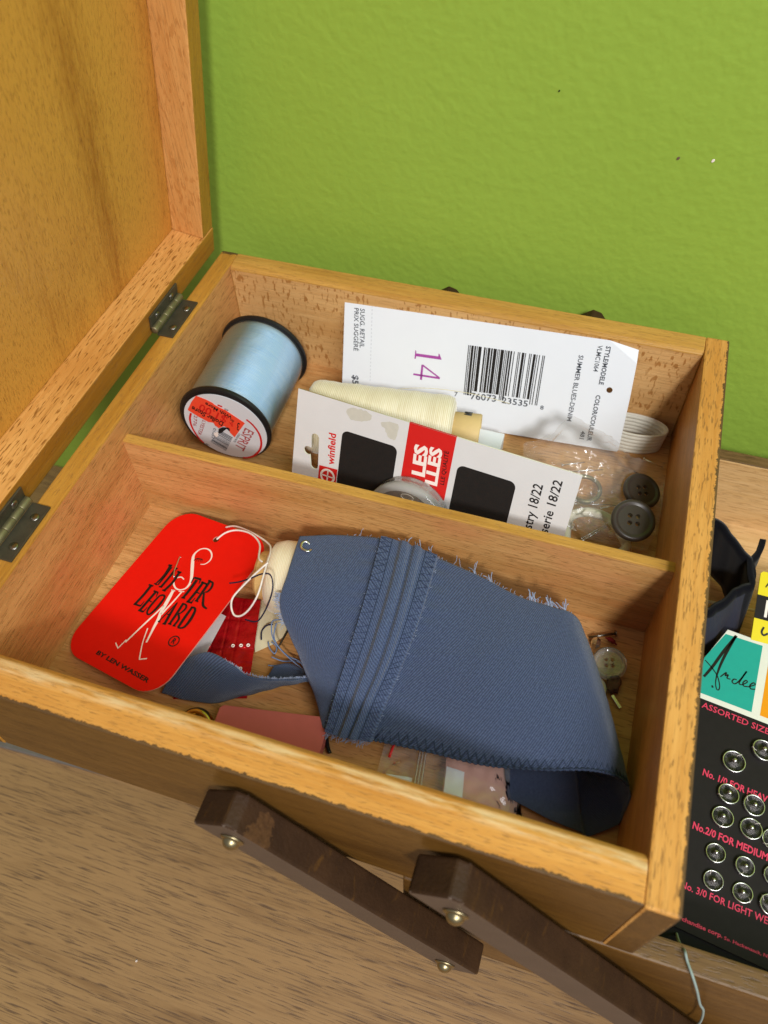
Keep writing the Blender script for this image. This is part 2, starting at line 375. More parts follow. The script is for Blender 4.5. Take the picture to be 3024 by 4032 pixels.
def rrect(x0, y0, x1, y1, r): return arc(x1 - r, y0 + r, r, -90, 0) + arc(x1 - r, y1 - r, r, 0, 90) + arc(x0 + r, y1 - r, r, 90, 180) + arc(x0 + r, y0 + r, r, 180, 270)
def circle(cx, cy, r, n=20): return [(cx + r * math.cos(2 * math.pi * i / n), cy + r * math.sin(2 * math.pi * i / n)) for i in range(n)]
class Flat:
    """collects flat print (polygons and strokes, mm) into one mesh"""
    def __init__(s): s.v, s.f = [], []
    def stroke(s, pts, wf, k=5):
        q = [(p[0], p[1], p[2] * wf) for p in pts]
        q = smooth(q, k) if len(q) > 2 else [Vector(x) for x in q]
        b = len(s.v); n = len(q)
        for i in range(n):
            d = q[min(i + 1, n - 1)] - q[max(i - 1, 0)]; d = Vector((d.x, d.y)); d = d.normalized() if d.length > 1e-9 else Vector((1, 0))
            w = max(q[i].z, 0.04) / 2
            s.v += [(q[i].x - d.y * w, q[i].y + d.x * w), (q[i].x + d.y * w, q[i].y - d.x * w)]
        s.f += [(b + 2 * i, b + 2 * i + 1, b + 2 * i + 3, b + 2 * i + 2) for i in range(n - 1)]
    def poly(s, pts):
        b = len(s.v); s.v += [tuple(p[:2]) for p in pts]; s.f.append(tuple(range(b, b + len(pts))))
    def ring(s, c, r, w, n=24):
        b = len(s.v)
        for i in range(n):
            a = 2 * math.pi * i / n
            for rr in (r - w / 2, r + w / 2): s.v.append((c[0] + rr * math.cos(a), c[1] + rr * math.sin(a)))
        s.f += [(b + 2 * i, b + 2 * i + 1, b + 2 * ((i + 1) % n) + 1, b + 2 * ((i + 1) % n)) for i in range(n)]
    def text(s, body, p0, p1, h, bold=0):
        cu = bpy.data.curves.new('t', 'FONT'); cu.body = body; cu.size = 1; cu.offset = 0.012 + 0.014 * bold; cu.resolution_u = 2; cu.fill_mode = 'FRONT'
        o = bpy.data.objects.new('t', cu); me = bpy.data.meshes.new_from_object(o); bpy.data.objects.remove(o)
        if not me.vertices: return
        xs = [v.co.x for v in me.vertices]; x0, x1 = min(xs), max(xs)
        p0, p1, h = Vector(p0[:2]), Vector(p1[:2]), Vector(h[:2]); d = p1 - p0; u = d.normalized(); hv = h - p0; hv = hv - u * hv.dot(u)
        b = len(s.v)
        for v in me.vertices:
            q = p0 + d * ((v.co.x - x0) / (x1 - x0)) + hv * (v.co.y / 0.70); s.v.append((q.x, q.y))
        s.f += [tuple(b + i for i in p.vertices) for p in me.polygons]; bpy.data.meshes.remove(me); bpy.data.curves.remove(cu)
    def build(s, name, z, mat, parent):
        me = mesh(name, [(x * 0.001, y * 0.001, z) for x, y in s.v], s.f)
        bm = bmesh.new(); bm.from_mesh(me)
        for f in bm.faces:
            f.normal_update()
            if f.normal.z < 0: f.normal_flip()
        bm.to_mesh(me); bm.free()
        return link(name, me, mat, parent)
def prints(items, name, z, mat, parent):
    for it in items:
        fl = Flat(); fl.text(*it); fl.build(name, z, mat, parent)
def frame(fr):
    o, ex, ey, n = [Vector(q) for q in fr]
    return Matrix(((ex.x, ey.x, n.x, o.x), (ex.y, ey.y, n.y, o.y), (ex.z, ey.z, n.z, o.z), (0, 0, 0, 1)))
class Surf:
    """smooth surface through a grid of points (mm)"""
    def __init__(s, cols): s.c = [[mm(p) for p in c] for c in cols]; s.nu = len(cols) - 1; s.nv = len(cols[0]) - 1
    def at(s, u, v):
        i = min(max(int(math.floor(u)), 0), s.nu - 1); j = min(max(int(math.floor(v)), 0), s.nv - 1); a, b = u - i, v - j
        g = lambda x, y: s.c[min(max(x, 0), s.nu)][min(max(y, 0), s.nv)]
        r = [cr(g(i + k, j - 1), g(i + k, j), g(i + k, j + 1), g(i + k, j + 2), b) for k in (-1, 0, 1, 2)]
        return cr(*r, a)
    def nrm(s, u, v):
        e = 0.02; n = (s.at(u + e, v) - s.at(u - e, v)).cross(s.at(u, v + e) - s.at(u, v - e))
        n = n.normalized() if n.length > 1e-12 else Vector((0, 0, 1)); return n
    def grid(s, u0, u1, v0, v1, nu, nv, off=None, jit=0.0, js=120.0, sign=1.0):
        V, F, UV = [], [], []
        for i in range(nu + 1):
            for j in range(nv + 1):
                u, v = u0 + (u1 - u0) * i / nu, v0 + (v1 - v0) * j / nv; p = s.at(u, v)
                if off or jit:
                    n = s.nrm(u, v) * sign; d = off(u, v) if off else 0
                    if jit: d += jit * mnoise.noise(p * js) 
                    p = p + n * d
                V.append(p); UV.append((u * 0.0115, v * 0.0155))
        for i in range(nu):
            for j in range(nv):
                a = i * (nv + 1) + j; F.append((a, a + nv + 1, a + nv + 2, a + 1))
        return V, F, UV
DATA={"red":{"frame":[[0.01182,0.04048,-0.04713],[0.94985,-0.22524,0.21693],[0.21801,0.97428,0.05705],[-0.2242,-0.0069,0.97452]],"outline":[[-2.88,53.96],[-2.64,2.0],[6.26,-4.94],[42.86,-5.02],[48.31,-0.21],[46.19,61.13],[36.71,65.76],[4.96,65.76]],"hole":[[23.35,58.47],[24.72,58.98]],"S":[[25.2,46.4,10],[26.95,47.19,14],[27.77,49.28,18],[26.94,51.44,20],[24.83,52.98,20],[22.48,53.26,18],[20.38,52.25,18],[19.5,50.19,24],[19.73,48.4,36],[21.05,46.41,44],[23.25,43.56,46],[25.75,40.3,40],[27.08,37.83,34],[27.06,35.45,24],[25.49,33.94,18],[23.42,33.72,20],[21.33,34.67,22],[20.01,36.25,20],[20.21,37.68,18],[21.66,38.64,16],[23.51,38.22,14]],"N1":[[22.73,32.85,36],[23.5,29.63,50],[24.44,25.38,52],[24.78,23.23,40],[25.92,20.58,44],[26.73,17.27,36],[27.57,14.29,28],[28.51,10.9,24]],"N1b":[[24.73,15.71,7],[27.36,10.01,6],[30.92,4.6,7]],"N1c":[[30.84,4.5,6],[33.49,6.0,6]],"N2":[[26.57,33.64,20],[26.36,29.33,22],[25.91,24.83,26],[25.54,22.4,40]],"N3":[[23.86,26.01,18],[23.27,22.04,24],[22.46,18.02,26],[21.52,13.16,22],[20.6,7.67,20]],"N3b":[[20.19,8.64,6],[19.6,4.63,6]],"N3c":[[19.7,4.53,6],[17.02,5.95,6]],"N4":[[21.88,32.52,14],[23.72,32.65,14]],"N5":[[25.19,33.18,14],[27.5,33.86,12]],"K":[[[13.57,41.38,44],[14.38,36.78,44],[13.62,31.94,20]],[[12.47,41.12,26],[14.3,41.51,26]],[[12.94,32.12,18],[14.56,32.01,18]],[[14.69,40.89,20],[14.95,35.78,26],[14.93,32.15,24]],[[16.74,41.21,40],[16.97,36.87,40],[16.86,31.87,40]],[[15.89,41.04,20],[17.56,41.22,20]],[[15.81,31.75,20],[17.45,31.95,20]],[[19.42,40.26,42],[20.0,35.35,42],[19.28,31.04,38]],[[18.23,40.1,26],[20.35,40.31,26]],[[18.3,31.1,24],[20.02,31.13,24]],[[26.91,40.45,30],[30.13,40.81,34]],[[26.91,40.45,24],[27.44,37.97,12]],[[30.13,40.81,26],[30.74,38.97,12]],[[28.76,39.97,44],[29.07,35.36,46],[28.92,31.51,40]],[[28.16,31.35,22],[29.93,31.63,22]],[[32.03,40.07,40],[32.14,35.12,42],[32.02,30.88,40]],[[31.12,40.01,26],[34.01,39.96,26]],[[33.7,40.13,26],[34.65,38.45,10]],[[32.42,35.52,18],[33.97,35.56,18]],[[31.34,30.75,26],[34.02,31.11,26]],[[33.55,30.92,24],[33.62,33.39,10]],[[34.26,41.53,40],[34.64,36.99,42],[35.01,32.51,38]],[[33.36,41.48,24],[34.31,41.85,24]],[[34.26,41.53,20],[35.88,41.28,30],[36.76,39.29,36],[36.46,37.42,28],[35.62,36.94,16]],[[35.36,36.69,24],[37.2,33.96,34],[39.0,31.84,34],[41.26,31.34,22]],[[34.33,32.38,18],[35.98,32.47,18]],[[12.43,30.87,44],[12.54,26.43,44],[12.16,21.87,40]],[[11.13,30.81,24],[13.49,30.99,24]],[[11.56,21.62,26],[15.05,22.01,26]],[[14.93,21.96,24],[14.9,24.29,8]],[[16.42,29.46,40],[16.22,24.67,42],[16.1,20.56,40]],[[15.14,29.4,24],[17.57,29.47,24]],[[17.49,29.44,22],[18.21,27.52,8]],[[16.3,25.29,16],[18.1,25.14,16]],[[15.38,20.26,26],[17.89,20.42,26]],[[17.87,20.27,24],[18.0,22.77,8]],[[20.42,29.43,28],[21.58,28.87,30],[21.94,26.68,40],[21.93,23.5,40],[21.33,20.97,30],[20.46,20.32,24],[19.44,21.05,26],[18.91,22.85,34],[18.91,26.04,34],[19.26,28.53,28],[20.42,29.43,28]],[[28.21,29.06,12],[27.6,24.38,18],[26.88,19.71,18]],[[28.3,28.95,16],[28.91,24.34,40],[29.83,19.8,40]],[[27.88,23.36,14],[29.47,23.72,14]],[[26.53,19.56,18],[27.65,19.74,18]],[[28.93,19.57,20],[30.48,19.79,20]],[[30.79,29.38,38],[31.38,24.78,40],[31.77,20.46,36]],[[30.26,29.45,20],[32.33,29.43,26],[33.21,28.07,32],[32.63,25.86,24],[31.89,25.27,14]],[[32.1,25.22,26],[33.77,23.51,34],[33.83,20.62,32]],[[31.01,20.43,20],[32.61,20.59,20]],[[33.37,20.43,20],[34.7,20.7,16]],[[35.3,29.63,36],[35.52,25.07,42],[35.97,20.68,38]],[[34.74,29.55,20],[36.5,29.69,30],[37.58,28.44,38],[38.3,25.1,44],[38.2,22.02,36],[37.06,20.86,24],[35.74,20.59,18]]],"lash":[[[21.38,46.79,12],[22.02,48.02,20],[24.54,48.51,14]],[[22.35,47.84,10],[22.55,46.83,6]],[[23.09,48.12,10],[23.51,47.04,6]],[[23.92,48.28,10],[24.35,47.21,6]],[[24.42,48.47,10],[25.1,47.4,6]]],"R":[[38.37,15.62],[40.09,16.34],[39.98,15.33]],"by":[[12.93,-0.74],[40.54,-1.23],[12.42,0.84]],"staple":[[14.76,45.89],[16.4,42.16],[17.37,39.77],[18.89,37.62]]},"white":{"frame":[[0.06129,0.2076,-0.00581],[0.99937,-0.00631,0.03484],[-0.02956,0.39312,0.91901],[-0.0195,-0.91947,0.39269]],"outline":[[-0.0,0.0],[0.4,-37.21],[0.36,-51.71],[126.92,-47.5],[126.47,-23.81],[125.56,-0.8],[122.04,0.42],[113.43,0.2]],"text":[["SUGG. RETAIL",[7.29,-4.33],[8.15,-21.75],[9.42,-4.01],0],["PRIX SUGGÉRÉ",[4.63,-4.47],[5.35,-23.64],[6.66,-4.27],0],["$5",[5.45,-35.1],[5.63,-39.44],[8.33,-34.69],1],["STYLE/MODELE",[112.72,-3.36],[113.07,-19.72],[114.59,-3.35],1],["VLMC1064",[109.46,-3.53],[109.74,-14.65],[111.35,-3.44],0],["COLOR/COULEUR",[112.96,-24.35],[113.21,-45.39],[114.8,-24.32],1],["SUMMER BLUES-DENIM",[102.8,-8.85],[103.3,-38.08],[104.72,-8.83],0],["481",[110.05,-41.29],[110.0,-45.05],[111.86,-41.2],1],["7",[53.31,-36.24],[54.75,-36.2],[53.28,-34.17],0],["76073",[60.64,-36.23],[71.94,-35.43],[60.69,-33.23],0],["23535",[74.43,-35.41],[85.78,-35.03],[74.36,-32.69],0],["8",[91.21,-35.1],[92.68,-35.04],[91.12,-33.31],0]],"bar":[[56.7,-12.42],[89.33,-11.54],[57.36,-34.78],[89.7,-33.69]],"one":[[33.72,-18.71],[34.08,-18.65],[34.26,-19.95],[44.22,-19.61],[44.22,-18.37],[44.58,-18.39],[45.85,-20.88],[34.39,-21.26],[34.22,-22.41],[33.67,-22.51]],"four":[[[33.83,-29.61,36],[45.98,-29.34,36]],[[37.52,-24.69,30],[45.53,-29.05,26]],[[37.52,-24.64,38],[37.53,-31.57,40]]],"hole":[[117.75,-21.41],[118.93,-21.32]],"perf":[[12.6,-0.37],[14.01,-37.3]]},"card":{"frame":[[0.064,0.14601,-0.00335],[0.9922,-0.12377,0.01457],[0.03437,0.38412,0.92264],[-0.11979,-0.91495,0.38538]],"right":[[112.49,-0.41],[112.24,-22.87]],"left":[[-0.34,-0.08],[-0.18,-32.06]],"slot":[[9.12,-18.42],[9.85,-30.65],[10.74,-17.9]],"circ":[[6.29,-25.01],[8.35,-24.34]],"name":["winfield",[18.44,-27.87],[17.89,-14.15],[15.43,-28.89],1],"sq":[[12.02,-29.8],[20.23,-28.96],[11.86,-36.98]],"b1":[[20.39,-12.09],[43.83,-10.97],[21.27,-34.01]],"b2":[[68.36,-11.3],[90.7,-10.51],[91.07,-26.55]],"band":[[46.98,-0.37],[65.73,-0.28],[46.99,-23.25]],"text":[["LES",[56.22,-20.17],[55.49,-7.28],[51.21,-20.62],2],["LLES",[61.62,-22.27],[61.13,-6.55],[56.96,-21.26],2]],"btext":[["LLE QUALITÉ",[64.41,-20.82],[63.89,-6.64],[62.76,-20.7],0],["stry 18/22",[100.39,-27.08],[100.29,-8.35],[96.85,-27.08],0],["serie 18/22",[106.41,-26.8],[106.53,-4.59],[103.09,-26.72],0]],"stain":[[[21.51,-1.96],[27.28,-0.77],[31.88,-1.85],[30.02,-4.65],[23.43,-6.13]],[[35.44,-3.52],[42.43,-2.45],[42.79,-8.47],[40.07,-8.78],[38.01,-6.06]]]},"snap":{"frame":[[0.24803,0.13596,-0.08],[0.99087,-0.13484,0.0],[0.13484,0.99087,-0.0],[0.0,0.0,1.0]],"top":[[0.13,0.25],[16.03,0.86]],"bot":[[5.43,-117.75],[34.94,-117.29]],"teal":[[-0.6,-2.28],[14.24,-1.15],[15.46,-32.24],[-3.09,-32.55],[-5.24,-16.42]],"white":[[-3.21,-34.49],[21.67,-34.41],[0.13,0.25],[-5.63,-16.82]],"orange":[[17.63,-9.17],[18.28,-32.23]],"ardee":[[[3.9,-1.28,30],[0.56,-10.59,32],[-2.08,-19.17,30],[-4.3,-25.0,26]],[[3.64,-1.86,26],[1.67,-10.75,30],[0.46,-18.43,24],[0.25,-24.62,12],[1.17,-28.04,12],[2.1,-28.12,12],[1.97,-25.97,12],[0.35,-22.41,12],[-2.33,-19.72,12],[-5.3,-17.56,12]],[[1.58,-22.36,12],[3.34,-19.51,14],[3.22,-21.09,14],[4.18,-20.21,14],[4.06,-21.78,14],[5.36,-21.74,12]],[[7.68,-20.97,12],[6.56,-21.18,14],[6.11,-22.55,14],[7.34,-22.97,14],[8.82,-20.44,14],[10.5,-15.67,16],[8.71,-21.78,14],[9.85,-22.32,12]],[[9.85,-22.32,12],[11.47,-20.37,12],[10.97,-19.74,14],[10.07,-21.15,14],[10.58,-22.49,14],[12.25,-22.06,12]],[[12.27,-22.14,12],[14.43,-20.11,12],[13.74,-19.58,14],[12.73,-21.2,14],[13.24,-22.53,14],[14.86,-22.04,12]],[[-0.74,-27.99,26],[-0.09,-27.69,26]]],"text":[["ASSORTED SIZES",[-2.48,-38.11],[24.19,-38.65],[-2.16,-35.63],0],["No. 1/0 FOR HEAVY",[3.29,-64.21],[27.85,-64.66],[3.4,-61.7],1],["No.2/0 FOR MEDIUM",[4.02,-84.6],[29.45,-84.62],[4.03,-82.06],1],["No. 3/0 FOR LIGHT WEIGHT",[4.62,-105.38],[39.18,-104.45],[4.78,-103.09],0],["erchandise corp.",[5.3,-115.45],[20.18,-114.95],[5.4,-114.13],1],["So. Hackensack, N.J.",[20.77,-115.06],[35.48,-114.51],[20.9,-114.04],0]],"snaps":[[12.56,-54.9,4.6],[21.47,-46.13,4.6],[12.97,-67.68,4.2],[21.9,-67.85,4.2],[12.73,-76.62,4.2],[22.45,-76.51,4.2],[30.1,-76.93,4.2],[12.93,-89.78,3.7],[22.64,-89.94,3.7],[31.97,-88.93,3.7],[13.95,-98.92,3.7],[23.54,-98.69,3.7],[32.08,-98.59,3.7]]},"yellow":{"frame":[[0.25725,0.1627,-0.07083],[0.99982,-0.01791,-0.00566],[0.01878,0.95341,0.30108],[0.0,-0.30113,0.95358]],"left":[[0.18,0.05],[0.35,-10.36],[0.48,-20.79],[0.75,-28.23]],"N":[[3.93,-11.77],[4.2,-19.71],[5.84,-19.83]],"o":[[4.77,-23.51,14],[4.19,-25.65,18],[5.09,-26.88,18],[6.7,-25.7,14]],"A":[[2.79,-6.49,8],[3.6,-4.54,8]],"right":[[2.93,0.0],[4.49,-10.6],[5.98,-20.78],[7.08,-28.33]]},"spool":{"frame":[[0.02998,0.14054,-0.0293],[0.99931,0.03725,-0.0],[0.0,0.0,1.0],[0.03725,-0.99931,0.0]],"length":45.56,"ring":[[[11.07,6.68],[13.54,3.9],[15.41,-0.49],[15.67,-5.42],[14.35,-10.54],[11.22,-15.16],[8.12,-17.56],[5.24,-18.57]],[[-14.11,4.03],[-15.46,0.56],[-15.81,-3.77],[-15.15,-7.92],[-13.82,-11.61],[-12.25,-13.79]],[[-0.52,12.15],[1.4,11.57]]],"disc":[[-17.58,2.46],[18.98,-5.96],[-5.84,14.73]],"esprit":["ESPRIT",[9.66,1.49],[2.43,-12.36],[13.34,-0.52],0],"poly":["LYESTER",[-9.63,1.08],[-14.12,-8.74],[-8.17,0.51],0],"num":["2776",[-12.9,3.23],[-15.01,-3.56],[-11.45,2.98],0],"small":[["1000/435",[5.9,-2.86],[2.38,-9.05],[6.9,-3.12],0],["01057",[-5.37,-2.46],[-7.95,-9.65],[-4.12,-2.84],0],["6",[-11.27,-13.71],[-11.55,-14.35],[-9.58,-14.75],0],["0",[2.31,11.03],[2.01,10.12],[3.98,10.45],0]],"bars":[[-2.87,-3.22],[2.6,-6.44],[-9.07,-12.36],[-2.57,-16.58]],"sticker":[[-9.29,15.26],[-5.44,14.24],[-2.65,12.95],[-1.83,11.99],[0.47,10.74],[2.61,9.93],[10.03,4.36],[3.65,-5.79],[1.99,-3.36],[2.08,-0.85],[-0.12,-0.02],[-2.75,-1.95],[-4.21,-0.74],[-4.66,0.9],[-6.81,0.69],[-11.31,3.02],[-15.19,5.81],[-12.15,11.28]],"stext":[["Dollar Store",[0.35,2.37],[-12.26,8.91],[-0.95,-0.24],1],["With More",[5.13,7.03],[-5.51,12.74],[4.23,5.27],1],["3",[7.74,3.77],[6.76,4.03],[4.62,-0.54],0],["for",[5.57,4.58],[4.35,5.64],[4.76,2.99],1]],"sred":[["$1.00",[2.86,5.94],[-8.13,11.34],[0.52,1.89],0],["&",[4.42,3.25],[2.85,3.19],[2.63,0.7],0]],"blob":[[-3.48,-4.28],[-2.78,-2.13],[-0.79,-0.72],[1.67,-0.26],[2.49,-0.75],[2.0,-2.65],[0.97,-1.15],[-0.71,-3.01],[-2.09,-4.63],[-2.97,-5.04]],"chip":[[-5.72,-5.41],[-3.63,-4.32],[-3.77,-6.34],[-4.93,-8.1],[-5.89,-6.91]]}}
